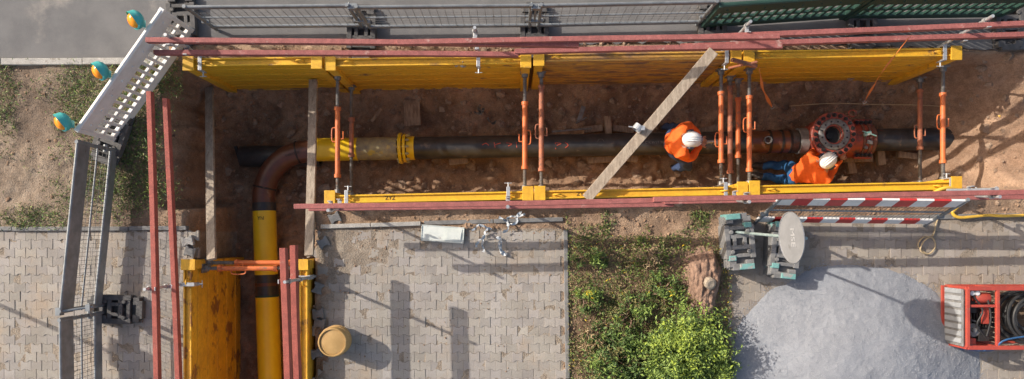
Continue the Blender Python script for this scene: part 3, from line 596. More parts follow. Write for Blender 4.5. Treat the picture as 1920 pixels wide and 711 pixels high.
def slotted(A,Bp,label,mat,h=1.0,pitch=.10):
    A=V(A);Bp=V(Bp);d=(Bp-A).normalized();L=(Bp-A).length;up=V((0,0,1)); r=thing('plastic_barrier',label,'barrier',(A+Bp)/2)
    b=MB(); b.beam(A+up*(h-.15),Bp+up*(h-.15),.05,.30); b.tube([A+up*h,Bp+up*h],.032,10)
    nn=d.cross(up)
    for i in range(8):
        q=A.lerp(Bp,(i+.5)/8)+up*(h-.15)
        for sg in (-1,1): b.lathe([(.016,.0),(.016,.012),(0,.014)],q+nn*sg*.025,nn*sg,8)
    b.build('top_board',mat,r,bevel=.006)
    b=MB(); b.beam(A+up*.14,Bp+up*.14,.05,.16); b.build('bottom_board',mat,r,bevel=.006)
    b=MB(); k=int(L/pitch)
    for i in range(1,k): p=A.lerp(Bp,i/k); b.beam(p+up*.2,p+up*(h-.28),.032,.04,up=d)
    b.beam(A+up*.45,Bp+up*.45,.035,.05); b.build('slats',mat,r,bevel=.004)
    for e in (A,Bp): b=MB(); b.beam(e+up*.02,e+up*(h+.02),.07,.06,up=d); b.build('end_upright',mat,r,bevel=.006)
    return r
slotted(base_from_top(303,20,1.0),base_from_top(146,243,1.0),'white slotted plastic barrier set diagonally at top left, carrying amber lamps',M['white'])
slotted(base_from_top(1352,10,1.0),base_from_top(1640,-10,1.0),'dark green slotted plastic barrier at the top, left of two',M['green'],1.0,.12)
slotted(base_from_top(1650,-8,1.0),base_from_top(1960,-12,1.0),'dark green slotted plastic barrier at the top right corner',M['green'],1.0,.12)
for px,py,lab in ((259,43,'topmost'),(194,137,'middle'),(125,231,'lowest')):
    p=P(px+7,py+2,1.05); r=thing('warning_lamp','amber warning lamp with teal housing, %s of three on the white barrier'%lab,'lamp',p,'amber lamps on the white barrier')
    b=MB(); b.box(p+V((.0,0,.03)),(.09,.09,.10)); b.build('battery_box',M['teal'],r,bevel=.01)
    ax=V((-.60,-.40,.68)).normalized(); c=p+V((0,.0,.17))
    b=MB(); b.lathe([(0,-.09),(.06,-.086),(.097,-.06),(.118,-.02),(.120,.014),(.110,.022),(.099,.024)],c,ax,26); b.build('housing',M['teal'],r,smooth=True)
    b=MB(); b.lathe([(.098,.012),(.091,.038),(.070,.064),(.035,.080),(0,.083)],c,ax,26); b.build('lens',M['amber'],r,smooth=True)
    b=MB(); uu=V((.45,.75,.5)); uu=(uu-ax*uu.dot(ax)).normalized(); ww=ax.cross(uu); vs=[]
    for i in range(15):
        a=-1.5+3.0*i/14; dd=uu*math.cos(a)+ww*math.sin(a); vs+=[c+dd*.121-ax*.01,c+dd*.115+ax*(.080*math.cos(a*.75))]
    b.add(vs,[(2*i,2*i+1,2*i+3,2*i+2) for i in range(14)]); b.build('hood',M['teal'],r,smooth=True)
# foot plates
def foot_mesh(b,z0,L=.74,W=.40,h=.11):
    b.box((0,0,z0+.018),(W-.03,L-.03,.034))
    for sx in (-1,1): b.box((sx*(W/2-.035),0,z0+h/2+.004),(.07,L*.62,h))
    for y,t in ((-.36,.09),(-.20,.05),(-.08,.06),(.08,.06),(.20,.05),(.36,.09)):
        b.box((0,y*L/.78,z0+h/2),(W-.06 if abs(y)<.3 else W*.62,t,h-.012))
    for sx in (-1,1): b.box((sx*.07,0,z0+h/2+.002),(.05,.12,h-.006))
    for sx in (-1,1):
        for sy in (-1,1): b.box((sx*W*.30,sy*L*.40,z0+h/2),(W*.26,L*.12,h*.86)); b.lathe([(.03,0),(.03,.016),(.02,.02),(0,.02)],(sx*.11,sy*.135,z0+h),(0,0,1),10)
def foot(p,rot,label,group,n=1,teal=False,mat='rubber'):
    r=thing('foot_plate' if n==1 else 'foot_plate_stack',label,'foot plate',(0,0,0),group)
    for k in range(n):
        b=MB(); foot_mesh(b,k*.115); o=b.build('plate',M['dgrey' if teal else mat],r,bevel=.006); o.rotation_euler.z=random.uniform(-.05,.05) if n>1 else 0
        if teal:
            for sy in (-1,1):
                b=MB(); b.box((-.07*sy,sy*.345,k*.115+.078),(.20,.075,.09)); b.box((sy*.12,sy*.22,k*.115+.08),(.10,.07,.085)); q=b.build('teal_end',M['tealp'],r,bevel=.008); q.rotation_euler=o.rotation_euler
    r.location=p; r.rotation_euler.z=rot; return r
GF='black foot plates holding the fences'
foot(P(345,40,.0),.05,'black foot plate where the white barrier meets the grey fence',GF)
for px,py,lab in ((680,64,'first black foot plate along the road fence, right of the top left fence'),(1002,60,'black foot plate on the road at top centre'),(1333,54,'black foot plate where the grey road fence meets the green barrier'),(1612,48,'black foot plate under the green barrier joint, top right'),(1885,46,'black foot plate at the top right corner')):
    foot(P(px,py,.004),random.uniform(-.04,.04),lab,GF)
foot(P(222,579,.0),math.pi/2-.03,'black foot plate on left paving at the fence joint',GF)
foot(P(214,258,.05),-.35,'black foot plate in the weeds under the lower end of the white barrier',GF)
foot(P(1374,453,.02),.04,'stack of grey foot plates with teal ends holding the round sign','teal ended foot plate stacks',3,True)
foot(P(1457,469,.0),-.06,'stack of grey foot plates with teal ends right of the sign base','teal ended foot plate stacks',3,True)
b=MB()
for t in (-1,1): b.tube([P(107,585,1.02+t*.03),P(175,575,.9+t*.03)],.016,8)
b.box(P(112,584,1.02),(.06,.1,.1)); b.box(P(168,577,.92),(.06,.09,.1)); solo(b.build('fence_clamp',M['fenceg'],bevel=.003),'grey clamp bar joining the two left fences','clamp')
for px,lab in ((660,'left joint of the grey road fences'),(1005,'right joint of the grey road fences')):
    p=base_from_top(px,11); b=MB(); b.box(p+V((0,0,1.0)),(.12,.07,.08)); b.box(p+V((0,0,.42)),(.13,.06,.06)); b.tube([p+V((-.05,-.05,1.0)),p+V((-.05,.06,1.0))],.012,7); b.tube([p+V((0,0,.40)),p+V((0,0,1.05))],.015,7)
    solo(b.build('fence_clamp',M['fenceg'],bevel=.003),'grey clamp at the '+lab,'clamp')
# round sign
sb=P(1378,434,.33); st=P(1490,445,1.86); sr=thing('road_sign','round grey backed sign on tilted pole standing in the foot plates','sign',sb)
b=MB(); b.tube([sb-V((0,0,.25)),sb.lerp(st,1.16)],.019,10); b.build('pole',M['polem'],sr,smooth=True)
ax=V((-1,-.08,.12)).normalized(); upv=(V((0,0,1))-ax*ax.z).normalized(); rt_=upv.cross(ax).normalized()
c=st+ax*.035; b=MB(); b.lathe([(0,-.006),(.290,-.006),(.30,.0),(.30,.012),(.292,.012),(.289,.004),(0,.004)],c,ax,44); dsc=b.build('disc',M['disc'],sr,smooth=True)
b=MB(); text_into(b,'MSE',.13,c+ax*.0065+upv*.03,rt_,upv); b.build('lettering',M['discm'],dsc)
for k in (-1,1): b=MB(); b.lathe([(.022,-.02),(.032,-.02),(.032,.02),(.022,.02)],st+upv*.12*k,upv,12); b.build('pole_clip',M['galv'],sr)
# another sign just beyond the left edge, its shadow falls over the left paving
s2=P(-160,505,0); sg2=thing('road_sign','tall signpost on the left paving beyond the fence','sign',s2); b=MB(); b.tube([s2,s2+V((0,0,2.15))],.03,10); b.build('pole',M['galv'],sg2,smooth=True)
b=MB(); b.beam(s2+V((.035,-.2,1.9)),s2+V((.035,.2,1.9)),.01,.42); b.build('sign_board',M['white'],sg2,bevel=.003)
# ------------------------------------------------------------------ gravel heap
N_=140; gc=P(1600,690,0)
gx=np.linspace(-2.2,2.5,N_*2); gy=np.linspace(-1.9,1.75,N_*2); A_,B_=np.meshgrid(gx,gy)
th=np.arctan2(B_,A_); rr_=np.sqrt((A_/np.where(A_>0,1.80,1.74))**2+(B_/1.46)**2)*(1+.14*(fbm(np.cos(th)*1.6+5,np.sin(th)*1.6+5,4)-.5))+.035*(fbm(A_*5,B_*5,3)-.5)
hz=.60*np.clip(1-rr_,-.1,1)**1.0; hz=np.where(hz>0,hz*(1-.25*np.exp(-(rr_/.25)**2)),hz); hz=hz+.05*(fbm(A_*2.2,B_*2.2)-.5)*np.clip(1.1-rr_,0,1)+.014*(fbm(A_*16,B_*16,3)-.5)*np.clip((1.15-rr_)*4,0,1)
hz=np.where(rr_>.985,np.minimum(hz,.012)-.08*(rr_-.985)*4,hz)
vv=np.c_[(A_+gc.x).ravel(),(B_+gc.y).ravel(),hz.ravel()]; m_=N_*2; ii=np.arange(m_*m_).reshape(m_,m_)
keep=(rr_[:-1,:-1]<1.10).ravel(); ff=np.c_[ii[:-1,:-1].ravel(),ii[:-1,1:].ravel(),ii[1:,1:].ravel(),ii[1:,:-1].ravel()][keep]
o=mesh_np('gravel_heap',vv,ff,M['gravel']); solo(o,'heap of fine grey gravel on right paving','gravel',kind='stuff')
NG=52000; idx=RNG.randint(0,m_,(NG,2)); rsel=rr_[idx[:,0],idx[:,1]]; okk=rsel<1.0+.08*RNG.rand(NG)**2; idx=idx[okk]
pp=np.c_[A_[idx[:,0],idx[:,1]]+gc.x+RNG.uniform(-.01,.01,len(idx)),B_[idx[:,0],idx[:,1]]+gc.y+RNG.uniform(-.01,.01,len(idx)),np.maximum(hz[idx[:,0],idx[:,1]],.0)]
rocks('loose_gravel',pp,.004+.004*RNG.rand(len(pp))**2,M['gravstone'],'loose grey gravel grains scattered over and around the heap','gravel')
# ------------------------------------------------------------------ plants
def leaves(name,C,size,mats,midx,parent=None,upb=.6,asp=.5,seed=1):
    rg=np.random.RandomState(seed); N=len(C); nrm=rg.normal(size=(N,3))*(1-upb)+np.array([0,0,1])*upb; nrm/=np.linalg.norm(nrm,axis=1)[:,None]
    u=np.cross(nrm,rg.normal(size=(N,3))); u/=np.linalg.norm(u,axis=1)[:,None]; v=np.cross(nrm,u); s=(size*(.5+1.0*rg.rand(N)))[:,None]
    q=np.stack([C-u*s*.5,C+v*s*asp*.5+nrm*s*.08,C+u*s*.5-nrm*s*.1,C-v*s*asp*.5+nrm*s*.08],1)
    org=np.array(worg(parent)) if parent else np.array([C[:,0].mean(),C[:,1].mean(),C[:,2].min()])
    me=bpy.data.meshes.new(name); me.from_pydata((q.reshape(-1,3)-org).tolist(),[],np.arange(N*4).reshape(N,4).tolist())
    for m in mats: me.materials.append(m)
    me.polygons.foreach_set('material_index',np.array(midx,dtype=np.int32))
    o=bpy.data.objects.new(name,me); COL.objects.link(o)
    if parent: o.parent=parent
    else: o.location=org
    return o
def bush(px,py,rad,h,n,size,mats,w,label,seed,cl=26,name='shrub',asp=.5,spk=.16):
    rg=np.random.RandomState(seed); c=P(px,py,0); r=thing(name,label,'plant',c)
    cc=[]
    for k in range(cl):
        a=rg.rand()*6.28; q=rad*math.sqrt(rg.rand())*rg.uniform(.7,1.08); cc.append((c.x+q*math.cos(a),c.y+q*math.sin(a),max(.04,h*(1-.75*(q/rad)**2)*rg.uniform(.5,1.1))))
    b=MB()
    for q in cc: b.tube(spl([c+V((rg.uniform(-.04,.04),rg.uniform(-.04,.04),0)),c.lerp(V(q),.5)+V((0,0,.06)),V(q)],3),[.012]*3+[.008]*3+[.004],5)
    b.build('stems',M['root'],r)
    cc=np.array(cc); k=rg.randint(0,cl,n); tone=rg.rand(cl); sp=rad*spk
    out=cc-np.array([c.x,c.y,-.1]); out/=np.linalg.norm(out,axis=1)[:,None]+1e-6
    C=cc[k]+rg.normal(size=(n,3))*np.array([sp*.7,sp*.7,sp*.5])+out[k]*(rg.normal(size=(n,1))*sp*1.1); C[:,2]=np.maximum(C[:,2],.015)
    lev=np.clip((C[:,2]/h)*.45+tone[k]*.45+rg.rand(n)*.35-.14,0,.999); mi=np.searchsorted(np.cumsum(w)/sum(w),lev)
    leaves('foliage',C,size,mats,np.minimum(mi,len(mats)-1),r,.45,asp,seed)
    return r
LM=[M['lf1'],M['lf2'],M['lf3'],M['lf4']]; OL=[M['lf1'],M['lf6'],M['lf2'],M['lf3']]
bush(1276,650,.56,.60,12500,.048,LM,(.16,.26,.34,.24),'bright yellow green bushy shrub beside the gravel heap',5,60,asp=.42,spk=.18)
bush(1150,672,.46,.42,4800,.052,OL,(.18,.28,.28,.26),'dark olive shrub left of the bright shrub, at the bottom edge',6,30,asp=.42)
bush(1112,630,.22,.32,1300,.05,[M['lf5'],M['lf2'],M['lf5']],(.4,.2,.4),'dry reddish brown plant at the left of the bed',7,14,'dry_plant',.3)
bush(1185,585,.32,.28,1900,.045,OL,(.16,.32,.26,.26),'weedy olive plant in the middle of the bed',8,22,asp=.36)
bush(1105,480,.24,.20,1200,.042,OL,(.16,.3,.26,.28),'small leafy plant at top left of the bed',9,15,asp=.36)
bush(1215,474,.30,.18,1400,.038,[M['lf6'],M['lf2'],M['lf3'],M['lf5']],(.25,.15,.22,.38),'pale dry weedy plant at the top of the bed left of the root',10,20,asp=.28)
bush(1095,555,.24,.25,1300,.042,[M['lf6'],M['lf2'],M['lf3'],M['fly']],(.32,.22,.36,.10),'weed with tiny yellow flowers at left edge of the bed',11,15,asp=.36)
bush(1240,545,.26,.26,1400,.045,[M['lf1'],M['lf6'],M['lf2'],M['lf3'],M['fly']],(.16,.28,.25,.27,.04),'leafy weed between the root and the bright shrub',12,15,asp=.36)
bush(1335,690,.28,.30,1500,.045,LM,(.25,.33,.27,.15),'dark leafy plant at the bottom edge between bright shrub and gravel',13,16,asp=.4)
def scat(name,fn,n,size,mats,w,label,seed,zr=(.0,.12),box=(0,0,1,1),asp=.3,upb=.3):
    rg=np.random.RandomState(seed); px=rg.uniform(box[0],box[2],n); py=rg.uniform(box[1],box[3],n); X=(px-NX)*H/F; Y=(NY-py)*H/F
    k=fn(px,py,X,Y,rg); X,Y=X[k],Y[k]; z,s,p=ground_parts(X,Y); C=np.c_[X,Y,np.maximum(z,-.01)+rg.uniform(zr[0],zr[1],len(X))]
    mi=rg.choice(len(mats),len(X),p=np.array(w)/sum(w)); return solo(leaves(name,C,size,mats,mi,None,upb,asp,seed),label,name.replace('_',' '),kind='stuff')
scat('ground_cover',lambda px,py,X,Y,rg:((fbm(X*3,Y*3)+.33*rg.rand(len(X))-.10*np.clip((505-py)/50,0,1))>.60),30000,.038,[M['lf1'],M['lf6'],M['lf2'],M['lf3'],M['lf5'],M['fly']],(.10,.24,.20,.20,.25,.02),'mixed low weeds and grass covering the plant bed',21,(.0,.14),(1064,442,1368,860),.30)
scat('leaf_litter',lambda px,py,X,Y,rg:(fbm(X*4+3,Y*4)+.5*rg.rand(len(X)))>.60,7000,.032,[M['lf5'],M['lf6']],(.75,.25),'dry brown leaf litter lying on the soil of the plant bed',24,(.0,.04),(1064,442,1368,860),.4,.7)
def gf(px,py,X,Y,rg):
    d=np.exp(-((px-262)/36)**2-((py-205)/100)**2)+.9*np.exp(-((px-160)/46)**2-((py-185)/62)**2)+.95*np.exp(-((px-245)/50)**2-((py-325)/52)**2)+.75*np.exp(-((px-60)/54)**2-((py-412)/24)**2)+.55*np.exp(-((px-10)/25)**2-((py-180)/75)**2)+.6*np.exp(-((px-215)/80)**2-((py-350)/45)**2)+.75*np.exp(-((px-310)/34)**2-((py-140)/34)**2)+.25
    return (d*(.25+1.2*fbm(X*5,Y*5)))>(.24+.45*rg.rand(len(X)))
scat('grass',gf,38000,.046,[M['lf1'],M['lf6'],M['lf2'],M['lf3'],M['lf5']],(.22,.14,.36,.21,.07),'patchy green grass and weeds on the soil around the white barrier',22,(.0,.06),(-60,110,345,432),.20)
scat('weeds',lambda px,py,X,Y,rg:(fbm(X*3+4,Y*3)+.3*rg.rand(len(X)))>.78,5000,.04,[M['lf1'],M['lf6'],M['lf2'],M['lf3'],M['lf5']],(.2,.25,.3,.15,.1),'sparse weeds on the soil strip above the plant bed',23,(.0,.05),(1060,395,1340,448),.35)
# stump: one solid weathered lump with ridges along its length and a few stub roots
rg=random.Random(4); sc_=P(1316,530,0); rt=thing('tree_root','reddish brown rough root stump beside the plant bed and gravel heap','tree stump',sc_)
q_=84; sx_=np.linspace(-.42,.42,q_); sy_=np.linspace(-.72,.72,int(q_*1.7)); SX,SY=np.meshgrid(sx_,sy_)
an=np.arctan2(SY/.58,SX/.27); rs_=np.sqrt((SX/(.27+.05*np.sin(SY*4)))**2+(SY/.56)**2)*(1+.40*(fbm(np.cos(an)*1.6+4,np.sin(an)*1.6+4,3)-.5))
hs=.24*np.clip(1-rs_**3,-.3,1)+.15*(fbm(SX*4+2,SY*4+3,3)-.5)+.10*(fbm(SX*17+9,SY*4+1,3)-.5)+.03*(fbm(SX*24,SY*24,2)-.5)
hs=np.where(rs_>1.0,.02-.25*(rs_-1)+.04*(fbm(SX*12,SY*12,3)-.5),np.maximum(hs,.02)); nyq,nxq=SX.shape; iq=np.arange(nyq*nxq).reshape(nyq,nxq); kq=(rs_[:-1,:-1]<1.18).ravel()
b=MB(); b.add([V((x+sc_.x,y+sc_.y,max(z,-.05))) for x,y,z in zip(SX.ravel(),SY.ravel(),hs.ravel())],np.c_[iq[:-1,:-1].ravel(),iq[:-1,1:].ravel(),iq[1:,1:].ravel(),iq[1:,:-1].ravel()][kq].tolist()); ob=b.build('root_ball',M['root'],rt); ob.data.shade_smooth()
for ang,qx,qy in ((2.4,-.12,.25),(-2.2,-.14,-.30),(-1.2,.02,-.42)):
    p=sc_+V((qx,qy,.12)); pts=[p,p+V((math.cos(ang)*.08,math.sin(ang)*.08,-.02)),p+V((math.cos(ang+.3)*.16,math.sin(ang+.3)*.16,-.08))]
    b=MB(); b.tube(spl(pts,4),[.055-.004*i for i in range(9)],8); b.build('root_limb',M['root'],rt,smooth=True)
b=MB(); b.lathe([(.085,-.12),(.08,.02),(.05,.03),(0,.025)],sc_+V((.05,.0,.26)),(.2,-.3,1),11); b.build('cut_face',M['plank'],rt)
# ------------------------------------------------------------------ machine
zt_=.54; mx0=xz(1810,zt_); mx1=7.42; my0=P(0,652,zt_).y; my1=P(0,541,zt_).y
mr=thing('compressor','red framed machine with pale slatted end panel and hose basket at the right edge','machine',((mx0+mx1)/2,(my0+my1)/2,0))
b=MB(); xm=xz(1870,zt_); x00=mx0+.03
for x in (x00,xm,mx1):
    for y in (my0,my1): b.beam((x,y,.06),(x,y,zt_),.05,.05,up=(1,0,0))
for y in (my0,my1):
    b.beam((x00,y,zt_),(mx1,y,zt_),.055,.05); b.beam((x00,y,.08),(mx1,y,.08),.055,.05)
for x in (x00,xm,mx1): b.beam((x,my0,zt_+.001),(x,my1,zt_+.001),.045,.045); b.beam((x,my0,.08),(x,my1,.08),.05,.05)
b.beam((x00,(my0+my1)/2+.16,zt_-.01),(xm,(my0+my1)/2+.16,zt_-.01),.035,.03); b.build('frame',M['mred'],mr,bevel=.006)
b=MB(); b.box((mx0-.012,(my0+my1)/2,.31),(.03,my1-my0-.02,.42)); b.build('end_panel',M['dgrey'],mr,bevel=.008)
b=MB()
for k in range(8): b.box((mx0-.034,my0+.085+k*.095,.315),(.016,.062,.37))
b.build('slats',M['fencel'],mr,bevel=.003)
b=MB(); b.box((mx0-.03,(my0+my1)/2,.085),(.06,my1-my0+.03,.03)); b.build('skid_bar',M['mred'],mr,bevel=.004)
ex=(mx0+xm)/2+.01; ey=(my0+my1)/2; zo=.08
b=MB(); b.box((ex,ey-.06,.2+zo),(.34,.50,.22)); b.box((ex-.09,ey+.14,.34+zo),(.12,.16,.10)); b.box((ex+.07,ey-.24,.34+zo),(.14,.16,.10))
for k in range(7): b.box((ex-.12+.04*k,ey-.04,.33+zo),(.012,.2,.06))
b.build('engine',M['iron'],mr,bevel=.008)
b=MB(); b.lathe([(0,-.1),(.065,-.1),(.075,-.08),(.075,.08),(.065,.1),(0,.1)],(ex+.05,ey+.26,.36+zo),(1,0,0),20); b.build('air_filter',M['mred'],mr,smooth=True)
b=MB(); b.box((ex+.10,ey+.02,.36+zo),(.09,.22,.06)); b.build('red_cover',M['mred'],mr,bevel=.012)
b=MB(); b.box((ex-.10,ey-.32,.36+zo),(.12,.08,.08)); b.build('fuel_tank',M['mred'],mr,bevel=.012)
b=MB(); b.lathe([(0,-.02),(.09,-.02),(.09,.02),(.03,.025),(.03,.05),(0,.05)],(ex-.07,ey-.17,.37+zo),(0,0,1),22); b.build('pulley',M['steel'],mr,smooth=True)
b=MB(); b.box((ex-.08,ey+.33,.36+zo),(.16,.07,.12)); b.build('control_box',M['dgrey'],mr,bevel=.008)
for dx_ in (-.11,-.04):
    b=MB(); b.lathe([(.032,0),(.032,.012),(0,.014)],(ex+dx_,ey+.33,.421+zo),(0,0,1),14); b.build('gauge',M['white'],mr,smooth=True)
for q in ([(ex-.1,ey+.3,.50),(ex+.02,ey+.1,.52),(ex-.04,ey-.1,.50),(ex+.12,ey-.3,.46)],[(ex+.1,ey+.25,.50),(ex+.13,ey,.52),(ex+.1,ey-.25,.48)],[(ex-.14,ey+.2,.48),(ex-.15,ey,.50),(ex-.06,ey-.05,.50)]):
    b=MB(); b.tube(spl(q,5),.012,7); b.build('engine_hose',M['rubberhose'],mr,smooth=True)
b=MB()
for k in range(1,14):
    x=xm+(mx1-xm)*k/14
    for y in (my0,my1): b.tube([(x,y,.08),(x,y,zt_)],.004,4)
for k in range(1,7):
    z=.08+(zt_-.08)*k/7
    for y in (my0,my1): b.tube([(xm,y,z),(mx1,y,z)],.004,4)
for k in range(1,12):
    y=my0+(my1-my0)*k/12; b.tube([(xm,y,.08),(xm,y,zt_)],.004,4); b.tube([(xm,y,.1),(mx1,y,.1)],.004,4)
b.build('basket_mesh',M['plank'],mr)
b=MB(); b.box(((xm+mx1)/2,ey,.05),(mx1-xm,my1-my0,.03)); b.build('basket_floor',M['woodd'],mr)
hc=thing('hose_coil','coil of black hose with blue end lying in the machine basket','hose',((xm+mx1)/2,ey,.1)); b=MB(); pts=[]
for i in range(300):
    t=i/300*6.28*10; rr2=.34-.012*math.sin(t*.37)-.055*((i//30)%4); pts.append(V(((xm+mx1)/2+.05+rr2*1.0*math.cos(t),ey+rr2*math.sin(t),.10+.42*i/300+.02*math.sin(t*1.3))))
b.tube(pts,.021,8); b.build('hose',M['rubberhose'],hc,smooth=True)
b=MB(); b.tube(spl([pts[-1],pts[-1]+V((.1,-.1,.06)),(xm+.1,my0+.12,.60),(xm-.02,my0-.05,.45),(xm-.25,my0-.08,.05)],6),.012,8); b.build('blue_end',M['blue'],hc,smooth=True)
# ------------------------------------------------------------------ hoses, straps, ropes
def hose(pts,r,mat,label,name='hose',cat='hose'):
    b=MB(); b.tube(spl(pts,7),r,8); return solo(b.build(name,M[mat],smooth=True),label,cat)
hose([P(1748,362,.32),P(1775,352,.36),P(1800,360,.30),P(1797,385,.10),P(1786,398,.06),P(1800,408,.06),P(1850,404,.06),P(1890,405,.06),P(1970,402,.06)],.022,'yhose','yellow hose snaking along the top of right paving')
hose([P(1740,478,.02),P(1722,462,.02),P(1730,446,.03),P(1748,446,.04),P(1754,462,.03),P(1742,476,.04),P(1726,470,.05),P(1733,452,.05),P(1750,440,.03),P(1755,420,.03),P(1762,402,.03)],.010,'tanhose','thin loop of tan cable on right paving below the striped barrier','cable','cable')
hose([P(1872,219,-.6),P(1888,208,-.55),P(1905,206,-.5),P(1930,198,-.4)],.028,'yhose','short yellow pipe end poking out at right side of the trench','pipe_end','pipe')
hose([P(1480,199,-1.3),P(1560,194,-1.22),P(1640,196,-1.22),P(1740,198,-1.18),P(1850,207,-.9)],.006,'tanhose','thin pale rope along the far side of the trench at right','rope','rope')
def strap(a,c,w,label):
    b=MB(); a=V(a);c=V(c); n=14; vs=[]; d,s,u=frame_of(c-a)
    for i in range(n+1): t=i/n; q=a.lerp(c,t)-V((0,0,.12*math.sin(math.pi*t))); ww=s*w*.5+u*.01*math.sin(t*14); vs+=[q-ww,q+ww]
    r=thing('lashing_strap',label,'strap',c,'orange lashing straps over the upper panels'); b.add(vs,[(2*i,2*i+1,2*i+3,2*i+2) for i in range(n)]); b.build('webbing',M['strap'],r)
    b=MB(); b.tube(spl([c,c-V((0,-.0,.07)),c+V((.03,-.02,-.10)),c+V((.05,0,-.05))],4),.010,6); b.build('hook',M['galv'],r,smooth=True)
strap(P(1708,66,1.27),P(1622,190,-.85),.062,'orange webbing strap hanging over the right end upper panel')
strap(P(1424,128,.32),P(1448,200,-1.1),.05,'short orange strap hanging inside the trench right of four struts')
b=MB(); b.beam(P(1372,112,.5),P(1418,124,.33),.05,.05); b.tube([P(1366,128,.33),P(1420,116,.4)],.018,8); solo(b.build('lever_bar',M['orust'],bevel=.004),'rusty lever bar lying on joint between the two right upper panels','bar')
# ------------------------------------------------------------------ people
def hand(b,wr,dirv,upv_,side,mi,curl=.6):
    d,s,u=frame_of(dirv,upv_); wr=V(wr)
    b.sph(wr+d*.045,(.05,.042,.018),Matrix((d,s,u)).transposed(),12,8,mi=mi)
    for k,(o_,l) in enumerate(((-.03,.066),(-.01,.076),(.011,.071),(.03,.055))):
        p=wr+d*.085+s*o_; a=0; pts=[p-d*.02,p]
        for j,f in enumerate((.45,.32,.23)): a+=curl*(.6+.25*j); p=p+(d*math.cos(a)-u*math.sin(a))*l*f; pts.append(p)
        b.tube(pts,[.0095,.0095,.009,.008,.0065],7,mi)
    p=wr+d*.02+s*side*.035; q=p+(d*.6+s*side*.7-u*.2).normalized()*.035; b.tube([p-s*side*.02,p,q,q+(d*.9-u*.4).normalized()*.03],[.012,.012,.0105,.008],7,mi)
def person(label,J,face,trouser,loc,grip_up=(0,0,1)):
    names=['pelvis','spine','chest','neck','headb','shl','ell','wrl','shr','elr','wrr','hpl','knl','anl','tol','hpr','knr','anr','tor']
    rad=dict(pelvis=.14,spine=.145,chest=.165,neck=.062,headb=.055,shl=.095,ell=.065,wrl=.04,shr=.095,elr=.065,wrr=.04,hpl=.108,knl=.08,anl=.056,tol=.046,hpr=.108,knr=.08,anr=.056,tor=.046)
    E=[('pelvis','spine'),('spine','chest'),('chest','neck'),('neck','headb'),('chest','shl'),('shl','ell'),('ell','wrl'),('chest','shr'),('shr','elr'),('elr','wrr'),('pelvis','hpl'),('hpl','knl'),('knl','anl'),('anl','tol'),('pelvis','hpr'),('hpr','knr'),('knr','anr'),('anr','tor')]
    me=bpy.data.meshes.new('sk'); me.from_pydata([J[n] for n in names],[(names.index(a),names.index(c)) for a,c in E],[]); ob=bpy.data.objects.new('sk',me); COL.objects.link(ob)
    sk=ob.modifiers.new('Skin','SKIN'); sk.use_smooth_shade=True
    for i,n in enumerate(names):
        d_=me.skin_vertices[0].data[i]; d_.radius=(rad[n],rad[n]); d_.use_root=(n=='pelvis')
    ss=ob.modifiers.new('S','SUBSURF'); ss.levels=2; ss.render_levels=2
    dg=bpy.context.evaluated_depsgraph_get(); ev=bpy.data.meshes.new_from_object(ob.evaluated_get(dg))
    def material(p):
        best=None
        for a,c in E:
            A=V(J[a]);Bq=V(J[c]); t=max(0,min(1,(p-A).dot(Bq-A)/max((Bq-A).length_squared,1e-9))); dd=(p-A.lerp(Bq,t)).length-.5*(rad[a]+(rad[c]-rad[a])*t)
            if best is None or dd<best[0]: best=(dd,a,c,t)
        _,a,c,t=best
        if c in ('hpl','hpr','knl','knr','anl','anr'): return 1 if not(c in('anl','anr') and t>.85) else 3
        if c in ('tol','tor'): return 3
        if a=='pelvis' and t<.25: return 1
        if a in('neck',) or (a=='chest' and c=='neck' and t>.85): return 2
        if c in('wrl','wrr') and t>.92: return 2
        return 0
    b=MB(); b.v=[tuple(v.co) for v in ev.vertices]
    for p in ev.polygons: b.f.append(tuple(p.vertices)); b.m.append(material(V(p.center)))
    bpy.data.objects.remove(ob); bpy.data.meshes.remove(ev)
    b.v=[(x+.012*math.sin(31*y+17*z),y+.012*math.sin(27*x+23*z),z+.012*math.sin(29*x-21*y)) for x,y,z in b.v]
    hd=V(J['head']); upa=((hd-V(J['neck'])).normalized()*.6+V((0,0,.4))).normalized(); fv=V(face); fv=(fv-upa*fv.dot(upa)).normalized(); sd=upa.cross(fv)
    Rm=Matrix((fv,sd,upa)).transposed()
    b.sph(hd,(.098,.077,.118),Rm,20,14,mi=2); b.sph(hd+fv*.02-upa*.06,(.07,.058,.06),Rm,14,8,mi=2)
    b.tube([hd+fv*.088+upa*.01,hd+fv*.118-upa*.022,hd+fv*.092-upa*.032],[.010,.015,.010],7,2)
    for sg in (-1,1): b.sph(hd+sd*sg*.078-upa*.005,(.022,.010,.032),Rm,8,6,mi=2); b.sph(hd+fv*.088+sd*sg*.03+upa*.008,(.008,.012,.008),Rm,8,6,mi=4)
    b.tube([hd+fv*.086-sd*.022-upa*.06,hd+fv*.093-upa*.06,hd+fv*.086+sd*.022-upa*.06],.005,5,4)
    for w_,e_,sg in (('wrl','ell',1),('wrr','elr',-1)): hand(b,J[w_],(V(J[w_])-V(J[e_])).normalized()*.6+V(J['tgt']-V(J[w_])).normalized()*.4,grip_up,-sg,2)
    r=thing('person',label,'person',loc); b.build('body',[M['hivis'],trouser,M['skin'],M['boot'],M['hair']],r,smooth=True)
    hp=hd+upa*.035; b=MB(); b.sph(hp,(.140,.118,.115),Rm,26,12,v0=-.12)
    for k in (-1,0,1): b.tube([hp+Rm@V((.139*math.cos(t),.03*k,.119*math.sin(t))) for t in np.linspace(.35,2.7,12)],.009,6)
    hm=b.build('helmet',M['helmet'],r,smooth=True)
    b=MB(); pts=[]
    for rr3 in (.118,.185):
        for t in np.linspace(-1.05,1.05,13): pts.append(hp+Rm@V(((.135 if rr3<.15 else .185)*math.cos(t),(.113 if rr3<.15 else .118)*math.sin(t),-.012 if rr3<.15 else -.028)))
